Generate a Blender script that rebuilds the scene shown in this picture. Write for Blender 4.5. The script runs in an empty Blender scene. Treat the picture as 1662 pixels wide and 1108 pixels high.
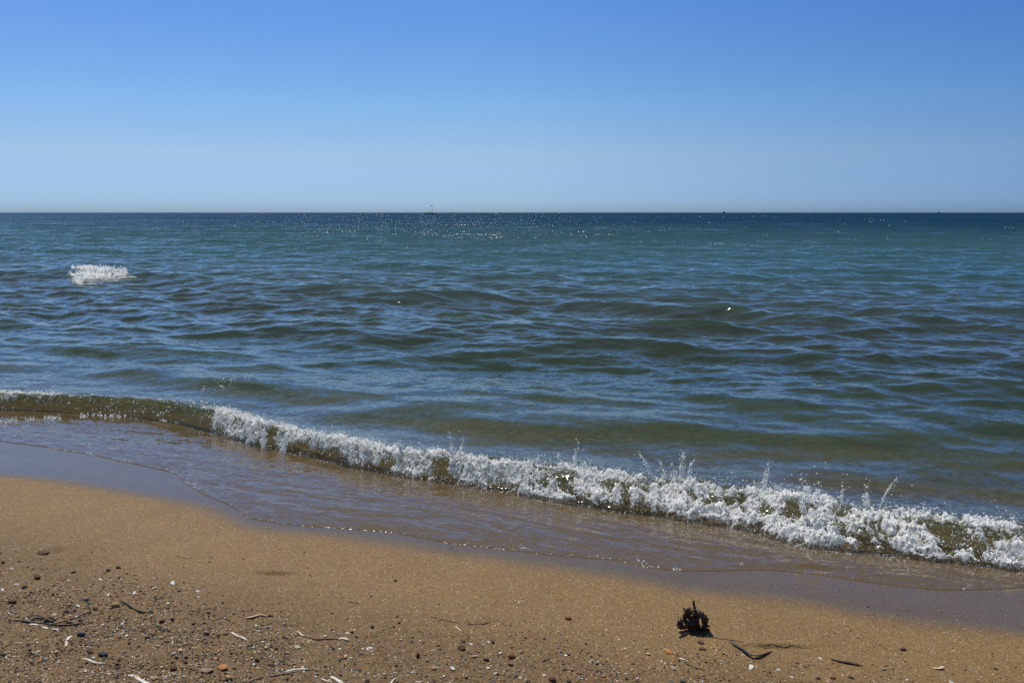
import bpy, bmesh, math, random
import numpy as np
from mathutils import Vector, Matrix

C = bpy.context.scene.collection
SC = bpy.context.scene
R = math.radians
rng = np.random.default_rng(7)
random.seed(7)

# ------------------------------------------------------------------ camera
FPX = 1439.0                     # focal length in photograph pixels (1662 wide)
CAM_H = 1.5
PITCH = math.atan(209.0 / FPX)
cam_d = bpy.data.cameras.new('camera')
cam = bpy.data.objects.new('camera', cam_d)
C.objects.link(cam)
cam.location = (0, 0, CAM_H)
cam.rotation_euler = (R(90) - PITCH, 0, 0)
cam_d.sensor_width = 36.0
cam_d.lens = 36.0 * FPX / 1662.0
cam_d.clip_start = 0.05
cam_d.clip_end = 60000
SC.camera = cam

# ------------------------------------------------------------------ sky, sun, exposure
SUN_EL, SUN_AZ = R(59), R(-24)   # azimuth measured from +Y (out to sea), negative = to the left
w = bpy.data.worlds.new('World')
SC.world = w
w.use_nodes = True
nt = w.node_tree
nt.nodes.clear()
out = nt.nodes.new('ShaderNodeOutputWorld')
bg = nt.nodes.new('ShaderNodeBackground')
sky = nt.nodes.new('ShaderNodeTexSky')
sky.sky_type = 'NISHITA'
sky.sun_disc = False
sky.sun_elevation = SUN_EL
sky.sun_rotation = SUN_AZ
sky.altitude = 2000
sky.air_density = 1.0
sky.dust_density = 0.2
sky.ozone_density = 4.0
tc = nt.nodes.new('ShaderNodeTexCoord')
mp = nt.nodes.new('ShaderNodeMapping')
mp.vector_type = 'VECTOR'
mp.inputs['Scale'].default_value = (1, 1, 2.3)
nt.links.new(tc.outputs['Generated'], mp.inputs['Vector'])
nt.links.new(mp.outputs[0], sky.inputs['Vector'])
sep = nt.nodes.new('ShaderNodeSeparateXYZ')
nt.links.new(tc.outputs['Generated'], sep.inputs[0])
# clear-day colour balance of the sky: bluer above, less haze at the horizon, dimmer away from the sun
rp = nt.nodes.new('ShaderNodeValToRGB')
cr = rp.color_ramp
SKY_K = [(0.0, (.165, .23, .375)), (.010, (.255, .32, .46)), (.064, (.635, .605, .543)), (.116, (.635, .75, .715)),
         (.2155, (.53, .75, .915)), (.25, (.59, .735, .72)), (.30, (.62, .73, .62)), (.45, (.68, .74, .54)), (.8, (.70, .74, .54))]
while len(cr.elements) < len(SKY_K): cr.elements.new(0.5)
for e, (p_, c_) in zip(cr.elements, SKY_K):
    e.position = p_; e.color = (*c_, 1)
nt.links.new(sep.outputs['Z'], rp.inputs[0])
ax = nt.nodes.new('ShaderNodeValToRGB')
xr = ax.color_ramp
SKY_X = [(0.0, (.89, .86, .86)), (.5, (.872, .86, .84)), (1.0, (.588, .652, .75))]
while len(xr.elements) < 3: xr.elements.new(.5)
for e, (p_, c_) in zip(xr.elements, SKY_X):
    e.position = p_; e.color = (*c_, 1)
xo = nt.nodes.new('ShaderNodeMath'); xo.operation = 'ADD'; xo.inputs[1].default_value = .5
nt.links.new(sep.outputs['X'], xo.inputs[0]); nt.links.new(xo.outputs[0], ax.inputs[0])
m1 = nt.nodes.new('ShaderNodeVectorMath'); m1.operation = 'MULTIPLY'
m2 = nt.nodes.new('ShaderNodeVectorMath'); m2.operation = 'MULTIPLY'
m3 = nt.nodes.new('ShaderNodeVectorMath'); m3.operation = 'SCALE'; m3.inputs['Scale'].default_value = 2.5
nt.links.new(sky.outputs[0], m1.inputs[0]); nt.links.new(rp.outputs[0], m1.inputs[1])
nt.links.new(ax.outputs[0], m3.inputs[0])
nt.links.new(m1.outputs[0], m2.inputs[0]); nt.links.new(m3.outputs[0], m2.inputs[1])
nt.links.new(m2.outputs[0], bg.inputs['Color'])
bg.inputs['Strength'].default_value = 0.085
nt.links.new(bg.outputs[0], out.inputs['Surface'])

sd = bpy.data.lights.new('sun', 'SUN')
sd.energy = 4.2
sd.angle = R(0.53)
sd.color = (1.0, 0.96, 0.9)
sun = bpy.data.objects.new('sun', sd)
C.objects.link(sun)
sv = Vector((math.sin(SUN_AZ) * math.cos(SUN_EL), math.cos(SUN_AZ) * math.cos(SUN_EL), math.sin(SUN_EL)))
sun.rotation_euler = sv.to_track_quat('Z', 'Y').to_euler()
sun.location = (0, 0, 30)

SC.view_settings.view_transform = 'Standard'
SC.view_settings.look = 'None'
SC.view_settings.exposure = 0.0
SC.view_settings.gamma = 1.0
SC.cycles.use_denoising = False
SC.cycles.sample_clamp_direct = 9
SC.cycles.max_bounces = 8
SC.cycles.transparent_max_bounces = 12


# ------------------------------------------------------------------ maths helpers
def sstep(a, b, x):
    t = np.clip((x - a) / (b - a), 0, 1)
    return t * t * (3 - 2 * t)


_perm = np.random.default_rng(3).permutation(4096).astype(np.int64)
_ang = np.random.default_rng(4).uniform(0, 2 * math.pi, 4096)
_gx, _gy = np.cos(_ang), np.sin(_ang)


def pnoise(x, y, seed=0):
    """2-D gradient noise, about -0.7..0.7"""
    x = np.asarray(x, dtype=np.float64) + seed * 17.13
    y = np.asarray(y, dtype=np.float64) + seed * 31.7
    xi, yi = np.floor(x), np.floor(y)
    xf, yf = x - xi, y - yi
    xi = xi.astype(np.int64); yi = yi.astype(np.int64)

    def g(ix, iy, fx, fy):
        h = _perm[(ix + _perm[iy & 4095]) & 4095]
        return _gx[h] * fx + _gy[h] * fy
    u = xf * xf * xf * (xf * (xf * 6 - 15) + 10)
    v = yf * yf * yf * (yf * (yf * 6 - 15) + 10)
    a = g(xi, yi, xf, yf); b = g(xi + 1, yi, xf - 1, yf)
    c = g(xi, yi + 1, xf, yf - 1); d = g(xi + 1, yi + 1, xf - 1, yf - 1)
    return (a * (1 - u) + b * u) * (1 - v) + (c * (1 - u) + d * u) * v


def fbm(x, y, octv=4, seed=0, gain=0.5):
    s, a = 0.0, 1.0
    for i in range(octv):
        s = s + a * pnoise(x * 2 ** i, y * 2 ** i, seed + i * 3)
        a *= gain
    return s


def ridged(x, y, octv=4, seed=0, gain=0.55):
    s, a, nrm = 0.0, 1.0, 0.0
    for i in range(octv):
        s = s + a * np.clip(1 - 2.3 * np.abs(pnoise(x * 2 ** i, y * 2 ** i, seed + i * 5)), 0, 1) ** 2
        nrm += a
        a *= gain
    return s / nrm


def billow(x, y, octv=4, seed=0, gain=0.55):
    s, a = 0.0, 1.0
    for i in range(octv):
        s = s + a * np.abs(pnoise(x * 2 ** i, y * 2 ** i, seed + i * 5))
        a *= gain
    return s


# ------------------------------------------------------------------ shore frame
TH = math.atan2(-0.39, 0.92)
TX, TY = math.cos(TH), math.sin(TH)       # along the shore, to the right
NX, NY = -TY, TX                          # out to sea
P0 = (0.0, 4.05)                          # a point of the mean swash line


def ad(x, y):
    dx, dy = x - P0[0], y - P0[1]
    return dx * TX + dy * TY, dx * NX + dy * NY


def xy(a, d):
    return P0[0] + a * TX + d * NX, P0[1] + a * TY + d * NY


def base_z(x, y):
    a, d = ad(x, y)
    up = np.where(d < 0, 0.075 * 2.6 * (1 - np.exp(np.minimum(d, 0) / 2.6)) - 0.012 * np.minimum(d, 0), 0)
    dn = np.where(d > 0, -9.0 * (1 - np.exp(-np.maximum(d, 0) * 0.075 / 9.0)), 0)
    return up + dn


def pix(px, py, z=None):
    """photograph pixel -> point on the beach (or on the level z)"""
    px = np.asarray(px, dtype=float); py = np.asarray(py, dtype=float)
    cx = (px - 831.0) / FPX; cy = -(py - 554.0) / FPX
    cp, sp = math.cos(PITCH), math.sin(PITCH)
    dx, dy, dz = cx, cp + cy * sp, -sp + cy * cp
    zz = np.zeros_like(px) if z is None else np.zeros_like(px) + z
    for _ in range(25 if z is None else 1):
        t = (zz - CAM_H) / dz
        x, y = dx * t, dy * t
        if z is None:
            zz = 0.5 * zz + 0.5 * base_z(x, y)
    return x, y


def curve(pts, z=None, sm=15):
    """image polyline -> offshore distance as a function of along-shore distance"""
    p = np.array(pts, dtype=float)
    x, y = pix(p[:, 0], p[:, 1], z)
    a, d = ad(x, y)
    o = np.argsort(a)
    a, d = a[o], d[o]
    aa = np.linspace(a[0], a[-1], 900)
    dd = np.interp(aa, a, d)
    k = np.hanning(sm); k /= k.sum()
    dd = np.convolve(np.pad(dd, sm // 2, mode='edge'), k, mode='valid')
    return lambda q: np.interp(q, aa, dd)


EDGE = curve([(-420, 660), (-160, 692), (0, 716), (60, 724), (140, 737), (220, 754), (285, 768), (300, 785), (330, 803),
              (380, 824), (405, 842), (460, 851), (540, 857), (640, 864), (720, 880), (800, 889), (900, 902), (1000, 909),
              (1050, 921), (1110, 927), (1200, 926), (1250, 926), (1330, 932), (1420, 946), (1520, 958), (1600, 957),
              (1662, 952), (1800, 965), (2000, 990)])
WET = curve([(-420, 720), (-160, 748), (0, 768), (120, 780), (250, 803), (340, 822), (405, 850), (460, 859), (540, 866),
             (640, 878), (720, 892), (800, 902), (900, 915), (1000, 930), (1100, 950), (1200, 960), (1300, 972),
             (1400, 990), (1500, 1005), (1600, 1018), (1662, 1024), (1800, 1040), (2000, 1060)])
FRONT = curve([(-420, 592), (-160, 626), (0, 650), (100, 649), (200, 654), (300, 667), (360, 689), (420, 706), (520, 730),
               (600, 750), (700, 766), (800, 782), (900, 799), (1000, 820), (1100, 830), (1200, 846), (1270, 872),
               (1340, 886), (1400, 888), (1470, 884), (1520, 900), (1600, 912), (1662, 909), (1800, 925), (2000, 950)], 0.0, 71)
CREST = curve([(-420, 585), (-160, 619), (0, 646), (60, 647), (130, 649), (200, 652), (260, 658), (310, 668), (350, 682),
               (390, 697), (440, 711), (520, 727), (600, 739), (700, 751), (800, 757), (900, 772), (1000, 783), (1100, 793),
               (1200, 806), (1300, 823), (1400, 838), (1500, 854), (1600, 869), (1662, 876), (1800, 888), (2000, 908)], 0.03, 111)


def edge(a):
    return EDGE(a) + 0.018 * fbm(a * 2.7, a * 0 + 3.3, 4, 11)


def front(a):
    return FRONT(a) + 0.035 * fbm(a * 3.1, a * 0 + 9.3, 4, 21)


def apix(px):     # along-shore coordinate of an image column, taken on the wave crest
    xs = np.array([-420, 0, 360, 831, 1200, 1662, 2000.0])
    ys = np.array([580, 636, 672, 752, 800, 874, 905.0])
    x, y = pix(xs, ys, 0.0)
    a, d = ad(x, y)
    return np.interp(px, xs, a)


# dents and grooves of the beach: pixel centre, half length, half width (metres), depth
DENTS = [(85, 895, .065, .035, -.016), (150, 905, .06, .03, -.008), (448, 931, .09, .018, -.014), (515, 952, .06, .03, -.007),
         (1262, 1048, .12, .014, -.010), (330, 1000, .08, .03, -.008), (40, 1035, .09, .05, -.012), (60, 1060, .1, .04, -.012),
         (480, 1013, .08, .02, -.007), (800, 1013, .1, .03, -.008), (1330, 925, .1, .04, -.004), (260, 1080, .1, .05, -.01)]
_dx, _dy = pix([q[0] for q in DENTS], [q[1] for q in DENTS])


def sand_z(x, y):
    z = base_z(x, y)
    a, d = ad(x, y)
    dry = sstep(0.02, -0.5, d - WET(a))
    near = sstep(-0.35, -1.1, d - WET(a))
    z = z + dry * 0.006 * fbm(x * 1.7, y * 1.7, 2, 31)
    z = z + near * (0.010 * fbm(x * 5, y * 7, 3, 41) + 0.0060 * fbm(x * 23, y * 23, 3, 51))
    z = z + dry * 0.0010 * fbm(x * 70, y * 70, 2, 61)
    for q, cx, cy in zip(DENTS, _dx, _dy):
        r2 = ((x - cx) / q[2]) ** 2 + ((y - cy) / q[3]) ** 2
        z = z + q[4] * np.exp(-r2) - 0.45 * q[4] * np.exp(-((x - cx) / q[2] / 1.3) ** 2 - ((y - cy - q[3] * 1.6) / q[3]) ** 2)
    # ripples of the sea bed
    bed = sstep(0.3, 1.5, d)
    z = z + bed * 0.02 * fbm(x * 0.9, y * 1.4, 3, 71)
    return z


# ------------------------------------------------------------------ waves
lam, ang, amp, pha = [], [], [], []
N0 = math.atan2(NY, NX)
for (l0, l1, n, slope, spread) in [(5.0, 9.0, 6, .022, .25), (2.4, 5.0, 14, .045, .35), (1.1, 2.4, 24, .070, .6),
                                   (0.5, 1.1, 44, .096, .65), (0.22, 0.5, 44, .088, .75), (0.1, 0.22, 32, .05, 1.0)]:
    for i in range(n):
        L = l0 * (l1 / l0) ** rng.uniform()
        s = slope / math.sqrt(n) * math.sqrt(2)
        lam.append(L); ang.append(N0 - 0.0 + rng.normal() * spread)
        amp.append(s * L / (2 * math.pi)); pha.append(rng.uniform(0, 2 * math.pi))
lam = np.array(lam); ang = np.array(ang); amp = np.array(amp); pha = np.array(pha)
KX = np.cos(ang) * 2 * math.pi / lam; KY = np.sin(ang) * 2 * math.pi / lam


def ridge_def(pts, h, wf, wb, taper=True):
    p = np.array(pts, float)
    x, y = pix(p[:, 0], p[:, 1], 0.05)
    a, d = ad(x, y)
    o = np.argsort(a); a, d = a[o], d[o]
    return (a, d, h, wf, wb)


RIDGES = [ridge_def([(-120, 446), (60, 446), (120, 447), (210, 449), (300, 456), (420, 468), (520, 474), (640, 480), (760, 486), (900, 492)], .19, .60, .9),
          ridge_def([(940, 488), (1060, 498), (1180, 503), (1260, 516), (1340, 520), (1500, 514), (1700, 510)], .09, .38, .7),
          ridge_def([(640, 572), (800, 566), (960, 556), (1040, 556), (1160, 566), (1320, 582)], .035, .25, .5),
          ridge_def([(480, 662), (640, 660), (800, 680), (950, 690), (1100, 690), (1260, 700), (1420, 702), (1662, 700)], .032, .22, .45),
          ridge_def([(-200, 576), (0, 585), (120, 590), (240, 600), (400, 622), (520, 630)], .05, .25, .5),
          ridge_def([(1250, 625), (1400, 622), (1550, 625), (1800, 630)], .05, .25, .5),
          ridge_def([(1180, 428), (1350, 432), (1500, 430)], .08, .4, .9),
          ridge_def([(520, 428), (620, 430), (700, 436)], .09, .4, .9),
          ridge_def([(1100, 770), (1300, 760), (1500, 772), (1800, 790)], .02, .15, .3)]


def ridges(a, d):
    z = 0
    for (ra, rd, h, wf, wb) in RIDGES:
        q = d - np.interp(a, ra, rd)
        L = ra[-1] - ra[0]
        end = sstep(ra[0], ra[0] + .18 * L, a) * sstep(ra[-1], ra[-1] - .18 * L, a)
        m = (0.85 + 0.45 * pnoise(a * 0.9, a * 0 + h * 91, 5))
        z = z + h * end * m * np.where(q < 0, np.exp(-(q / wf) ** 2), np.exp(-(q / wb) ** 2))
    return z


_ba = apix(np.array([-420, 0, 90, 150, 330, 380, 700, 1100, 1662, 2000.0]))
_bh = np.array([.018, .018, .020, .020, .028, .042, .055, .06, .06, .06])


def water_z(x, y, spacing=None, want='z'):
    """height of the water, with the thin swash sheet, the breaking bore and the chop"""
    a, d = ad(x, y)
    sz = sand_z(x, y)
    s = d - edge(a)
    film = sz + np.where(s > 0, 0.0018 + 0.012 * (1 - np.exp(-np.maximum(s, 0) / .35)), -0.03)
    film = np.where((s > -0.02) & (s <= 0), sz + (s / 0.02) * 0.03 + 0.0018 * (1 + s / 0.02), film)
    film = film + sstep(0.05, 0.3, s) * 0.004 * pnoise(a * 2.2 + 3 * d, d * 9, 81)
    wob = .5 * pnoise(a * .8, d * .8, 83)
    film = film + sstep(0.03, 0.2, s) * (0.0013 * pnoise(a * 2.6, (d + wob) * 13, 84) + 0.0012 * pnoise(a * 9 + d * 3, (d + wob) * 27, 85) + .0006 * pnoise(a * 30, d * 55, 86))
    depth = np.maximum(-sz, 0.0)
    att = 0.12 + 0.88 * sstep(0.02, 0.42, depth)
    ch = np.zeros_like(x); sx = np.zeros_like(x); sy = np.zeros_like(x); var = np.zeros_like(x)
    gust = 1.0 + 0.5 * pnoise(x * .11, y * .07, 91)
    for L, kx, ky, A, ph, an in zip(lam, KX, KY, amp, pha, ang):
        if spacing is None:
            wgt = 1.0
        else:
            wgt = sstep(1.2, 2.8, L / spacing)
            var += (1 - wgt ** 2) * (A * 2 * math.pi / L) ** 2 / 2
            if not np.any(wgt > 0):
                continue
        th = kx * x + ky * y + ph
        ch += wgt * A * np.cos(th)
        if want == 'full':
            q = wgt * A * 0.85
            sx -= q * math.cos(an) * np.sin(th); sy -= q * math.sin(an) * np.sin(th)
    ch *= att * gust; sx *= att * gust; sy *= att * gust
    c = d - CREST(a)
    hb = np.interp(a, _ba, _bh) * (1 + .35 * pnoise(a * 2.3, a * 0 + .5, 101))
    bore = hb * np.where(c < 0, np.exp(-(c / .15) ** 2), np.exp(-(c / .33) ** 2))
    bore = bore + (.020 * fbm(a * 5, d * 9, 4, 103) + .009 * pnoise(a * 24, d * 34, 107)) * np.exp(-(c / .26) ** 2) * sstep(-.02, .1, d - front(a))
    sea = 0.012 + ch + bore + ridges(a, d)
    sea = np.maximum(sea, sz + 0.012)
    wt = sstep(-0.03, 0.10, d - front(a))
    z = film * (1 - wt) + sea * wt
    if want == 'full':
        return z, sx * wt, sy * wt, np.sqrt(var), z - sz
    return z


# ------------------------------------------------------------------ object helpers
def tag(o, label=None, cat=None, group=None, kind=None):
    if label: o['label'] = label
    if cat: o['category'] = cat
    if group: o['group'] = group
    if kind: o['kind'] = kind
    return o


def mesh_obj(name, v, f, mat=None, parent=None, smooth=True):
    me = bpy.data.meshes.new(name)
    v = np.ascontiguousarray(v, dtype=np.float32)
    f = np.ascontiguousarray(f, dtype=np.int32)
    k = f.shape[1]
    me.vertices.add(len(v)); me.vertices.foreach_set('co', v.ravel())
    me.loops.add(f.size); me.loops.foreach_set('vertex_index', f.ravel())
    me.polygons.add(len(f))
    me.polygons.foreach_set('loop_start', np.arange(0, f.size, k, dtype=np.int32))
    me.polygons.foreach_set('loop_total', np.full(len(f), k, dtype=np.int32))
    me.polygons.foreach_set('use_smooth', np.full(len(f), smooth, dtype=bool))
    me.update(calc_edges=True)
    o = bpy.data.objects.new(name, me)
    C.objects.link(o)
    if mat: me.materials.append(mat)
    if parent: o.parent = parent
    return o


def fattr(o, name, val):
    at = o.data.attributes.new(name, 'FLOAT', 'POINT')
    at.data.foreach_set('value', np.ascontiguousarray(val, dtype=np.float32).ravel())


def cattr(o, name, rgb):
    at = o.data.attributes.new(name, 'FLOAT_COLOR', 'POINT')
    c = np.ones((len(rgb), 4), dtype=np.float32); c[:, :3] = rgb
    at.data.foreach_set('color', c.ravel())


def grid_faces(nr, nc):
    i = np.arange((nr - 1) * (nc - 1))
    r, c = i // (nc - 1), i % (nc - 1)
    b = r * nc + c
    return np.stack([b, b + 1, b + nc + 1, b + nc], 1)


class NT:
    """small helper for node materials"""
    def __init__(self, name):
        self.m = bpy.data.materials.new(name)
        self.m.use_nodes = True
        self.t = self.m.node_tree
        self.t.nodes.clear()
        self.out = self.t.nodes.new('ShaderNodeOutputMaterial')

    def n(self, typ, ins=None, **kw):
        nd = self.t.nodes.new('ShaderNode' + typ)
        for k, v in kw.items(): setattr(nd, k, v)
        for k, v in (ins or {}).items():
            sock = nd.inputs[k]
            if isinstance(v, bpy.types.NodeSocket): self.t.links.new(v, sock)
            else: sock.default_value = v
        return nd

    def math(self, op, a, b=0.0, clamp=False):
        return self.n('Math', {0: a, 1: b}, operation=op, use_clamp=clamp).outputs[0]

    def vmath(self, op, a, b=(0, 0, 0)):
        return self.n('VectorMath', {0: a, 1: b}, operation=op).outputs[0]

    def scale(self, a, s):
        nd = self.n('VectorMath', {0: a}, operation='SCALE')
        if isinstance(s, bpy.types.NodeSocket): self.t.links.new(s, nd.inputs['Scale'])
        else: nd.inputs['Scale'].default_value = s
        return nd.outputs[0]

    def mixc(self, f, a, b, bt='MIX'):
        nd = self.n('Mix', data_type='RGBA', blend_type=bt)
        for i, v in ((0, f), (6, a), (7, b)):
            if isinstance(v, bpy.types.NodeSocket): self.t.links.new(v, nd.inputs[i])
            elif i == 0: nd.inputs[0].default_value = v
            else: nd.inputs[i].default_value = (*v, 1)
        return nd.outputs[2]

    def ramp(self, f, p0, p1, c0=(0, 0, 0), c1=(1, 1, 1)):
        nd = self.n('ValToRGB', {0: f})
        e = nd.color_ramp.elements
        e[0].position = p0; e[1].position = p1
        e[0].color = (*c0, 1); e[1].color = (*c1, 1)
        return nd.outputs[0]

    def done(self, sh):
        self.t.links.new(sh, self.out.inputs['Surface'])
        return self.m


# ------------------------------------------------------------------ materials of the setting
def make_sand_mat():
    t = NT('wet_beach_sand')
    pos = t.n('NewGeometry').outputs['Position']
    wet = t.n('Attribute', attribute_name='wet').outputs['Fac']
    peb = t.n('Attribute', attribute_name='rough').outputs['Fac']
    n1 = t.n('TexNoise', {'Vector': pos, 'Scale': 260.0, 'Detail': 4.0, 'Roughness': .7}).outputs['Fac']
    n2 = t.n('TexNoise', {'Vector': pos, 'Scale': 5.0, 'Detail': 5.0, 'Roughness': .6}).outputs['Fac']
    n3 = t.n('TexNoise', {'Vector': pos, 'Scale': 90.0, 'Detail': 3.0, 'Roughness': .8}).outputs['Fac']
    base = t.mixc(t.ramp(n1, .34, .66), (.125, .075, .030), (.30, .188, .082))
    base = t.mixc(t.math('MULTIPLY', t.ramp(n2, .3, .7), .30), base, (.14, .08, .033))
    base = t.mixc(t.math('MULTIPLY', t.ramp(n3, .62, .72), .55), base, (.42, .29, .15))
    base = t.mixc(t.math('MULTIPLY', t.math('MULTIPLY', t.ramp(n3, .42, .33), .38), peb), base, (.055, .035, .02))
    vc = t.n('TexVoronoi', {'Vector': pos, 'Scale': 240.0, 'Randomness': 1.0}).outputs['Color']
    vs = t.n('SeparateColor', {0: vc})
    base = t.mixc(t.ramp(vs.outputs[0], .0, 1.0), t.mixc(1.0, base, (.72, .70, .68), 'MULTIPLY'), t.mixc(1.0, base, (1.30, 1.30, 1.32), 'MULTIPLY'))
    base = t.mixc(t.math('MULTIPLY', t.math('GREATER_THAN', vs.outputs[1], .985), .7), base, (.55, .46, .34))
    base = t.mixc(t.math('MULTIPLY', t.math('GREATER_THAN', vs.outputs[2], .97), .75), base, (.04, .028, .018))
    # seabed: pebbly, darker patches
    bed = t.n('Attribute', attribute_name='bed').outputs['Fac']
    v = t.n('TexVoronoi', {'Vector': pos, 'Scale': 26.0, 'Randomness': 1.0}).outputs['Color']
    vb = t.n('SeparateColor', {0: v}).outputs[0]
    gr = t.mixc(t.ramp(vb, .15, .9), (.035, .024, .016), (.26, .19, .12))
    bn = t.n('TexNoise', {'Vector': pos, 'Scale': 1.6, 'Detail': 4.0}).outputs['Fac']
    base = t.mixc(t.math('MULTIPLY', bed, t.ramp(bn, .35, .62)), base, gr)
    wcol = t.mixc(1.0, base, (.61, .565, .45), 'MULTIPLY')
    wcol = t.mixc(.40, wcol, (.092, .077, .048))
    col = t.mixc(wet, base, wcol)
    # grain relief fades where the sand is wet and smooth
    h = t.math('ADD', t.math('MULTIPLY', n1, .0012), t.math('MULTIPLY', n3, .0030))
    st = t.math('MULTIPLY', t.math('SUBTRACT', 1.0, wet), .8)
    bmp = t.n('Bump', {'Height': h, 'Strength': st, 'Distance': 1.0}).outputs[0]
    ro = t.n('MapRange', {0: wet, 3: .62, 4: .10}).outputs[0]
    sp = t.n('MapRange', {0: wet, 3: .12, 4: .20}).outputs[0]
    p = t.n('BsdfPrincipled', {'Base Color': col, 'Roughness': ro, 'Specular IOR Level': sp, 'Normal': bmp})
    return t.done(p.outputs[0])


def make_sea_mat():
    t = NT('sea_water')
    geo = t.n('NewGeometry')
    pos, nor = geo.outputs['Position'], geo.outputs['Normal']
    micro = t.n('Attribute', attribute_name='micro').outputs['Fac']
    far = t.n('Attribute', attribute_name='far').outputs['Fac']
    tr = t.n('Attribute', attribute_name='trans').outputs['Color']
    body = t.n('Attribute', attribute_name='scatter').outputs['Color']
    mapn = t.n('Mapping', {'Vector': pos, 'Rotation': (0, 0, -TH), 'Scale': (.55, 1.0, 1.0)}).outputs[0]
    na = t.n('TexNoise', {'Vector': mapn, 'Scale': 11.0, 'Detail': 3.0, 'Roughness': .55}).outputs['Color']
    nb = t.n('TexNoise', {'Vector': mapn, 'Scale': 1.1, 'Detail': 2.0, 'Roughness': .5}).outputs['Color']
    pt = t.n('Mapping', {'Vector': pos, 'Rotation': (0, 0, -TH), 'Scale': (.035, .13, .1)}).outputs[0]
    patch = t.ramp(t.n('TexNoise', {'Vector': pt, 'Scale': 1.0, 'Detail': 3.0, 'Roughness': .65}).outputs['Fac'], .30, .70)
    nc = t.n('TexNoise', {'Vector': mapn, 'Scale': 3.2, 'Detail': 1.0}).outputs['Color']
    fine = t.n('TexNoise', {'Vector': mapn, 'Scale': 42.0, 'Detail': 2.0, 'Roughness': .5}).outputs['Color']
    va = t.vmath('MULTIPLY', t.vmath('SUBTRACT', na, (.5, .5, .5)), (1, 1, 0))
    vb = t.vmath('MULTIPLY', t.vmath('SUBTRACT', nb, (.5, .5, .5)), (1, 1, 0))
    vf = t.vmath('MULTIPLY', t.vmath('SUBTRACT', fine, (.5, .5, .5)), (1, 1, 0))
    sl = t.vmath('ADD', t.scale(va, t.math('MULTIPLY', micro, 5.2)), t.scale(vb, t.math('MULTIPLY', far, 0.55)))
    vc = t.vmath('MULTIPLY', t.vmath('SUBTRACT', nc, (.5, .5, .5)), (1, 1, 0))
    sl = t.vmath('ADD', sl, t.scale(vf, 0.24))
    sl = t.vmath('ADD', sl, t.scale(vc, t.math('MULTIPLY', far, t.math('ADD', .2, t.math('MULTIPLY', patch, .5)))))
    sl = t.vmath('ADD', sl, t.scale((-NX, -NY, 0), t.math('MULTIPLY', far, t.math('ADD', .18, t.math('MULTIPLY', patch, .36)))))
    nn = t.vmath('NORMALIZE', t.vmath('ADD', nor, sl))
    fr = t.n('Fresnel', {'IOR': 1.33, 'Normal': nn}).outputs[0]
    gl = t.n('BsdfGlossy', {'Color': (1, 1, 1, 1), 'Roughness': .045, 'Normal': nn}).outputs[0]
    tp = t.n('BsdfTransparent', {'Color': tr}).outputs[0]
    df = t.n('BsdfDiffuse', {'Color': body}).outputs[0]
    tl = t.n('BsdfTranslucent', {'Color': body}).outputs[0]
    dd = t.n('MixShader', {0: .35, 1: df, 2: tl}).outputs[0]
    inn = t.n('AddShader', {0: tp, 1: dd}).outputs[0]
    return t.done(t.n('MixShader', {0: fr, 1: inn, 2: gl}).outputs[0])


def make_foam_mat(name='sea_foam', lo=.35, hi=.62):
    t = NT(name)
    pos = t.n('NewGeometry').outputs['Position']
    de = t.n('Attribute', attribute_name='dens').outputs['Fac']
    n = t.n('TexNoise', {'Vector': pos, 'Scale': 160.0, 'Detail': 4.0, 'Roughness': .7}).outputs['Fac']
    n2 = t.n('TexNoise', {'Vector': pos, 'Scale': 45.0, 'Detail': 4.0, 'Roughness': .65}).outputs['Fac']
    k = t.math('ADD', t.math('MULTIPLY', de, .47), t.math('ADD', t.math('MULTIPLY', t.math('SUBTRACT', n, .5), 1.15),
                                                          t.math('MULTIPLY', t.math('SUBTRACT', n2, .5), 1.9)))
    fac = t.ramp(k, .20, .40)
    bmp = t.n('Bump', {'Height': t.math('ADD', n, n2), 'Strength': .45, 'Distance': .004}).outputs[0]
    df = t.n('BsdfDiffuse', {'Color': (.965, .97, .975, 1), 'Normal': bmp}).outputs[0]
    tl = t.n('BsdfTranslucent', {'Color': (.965, .97, .975, 1), 'Normal': bmp}).outputs[0]
    gl = t.n('BsdfGlossy', {'Roughness': .18, 'Normal': bmp}).outputs[0]
    m = t.n('MixShader', {0: .48, 1: df, 2: tl}).outputs[0]
    m = t.n('MixShader', {0: .03, 1: m, 2: gl}).outputs[0]
    tp = t.n('BsdfTransparent', {'Color': (.93, .90, .86, 1)}).outputs[0]
    return t.done(t.n('MixShader', {0: fac, 1: tp, 2: m}).outputs[0])


def make_bead_mat():
    t = NT('foam_and_glint_beads')  # also worn by the white beads that mimic sun glints
    df = t.n('BsdfDiffuse', {'Color': (.94, .95, .96, 1)}).outputs[0]
    tl = t.n('BsdfTranslucent', {'Color': (.94, .95, .96, 1)}).outputs[0]
    gl = t.n('BsdfGlossy', {'Roughness': .12}).outputs[0]
    m = t.n('MixShader', {0: .45, 1: df, 2: tl}).outputs[0]
    return t.done(t.n('MixShader', {0: .05, 1: m, 2: gl}).outputs[0])


M_SAND, M_SEA, M_FOAM, M_BEAD = make_sand_mat(), make_sea_mat(), make_foam_mat(), make_bead_mat()


# ------------------------------------------------------------------ the beach and sea bed: one sheet to the horizon
def sheet_xy(ys, us):
    Y, U = np.meshgrid(ys, us, indexing='ij')
    return U * np.sqrt(Y ** 2 + 1.2), Y


def ang_rows(y0, y1, step):
    """rows evenly spaced in looking angle from standing height"""
    a0, a1 = math.atan2(CAM_H, y0), math.atan2(CAM_H, y1)
    n = int((a0 - a1) / step)
    return CAM_H / np.tan(np.linspace(a0, a1, n))


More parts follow.
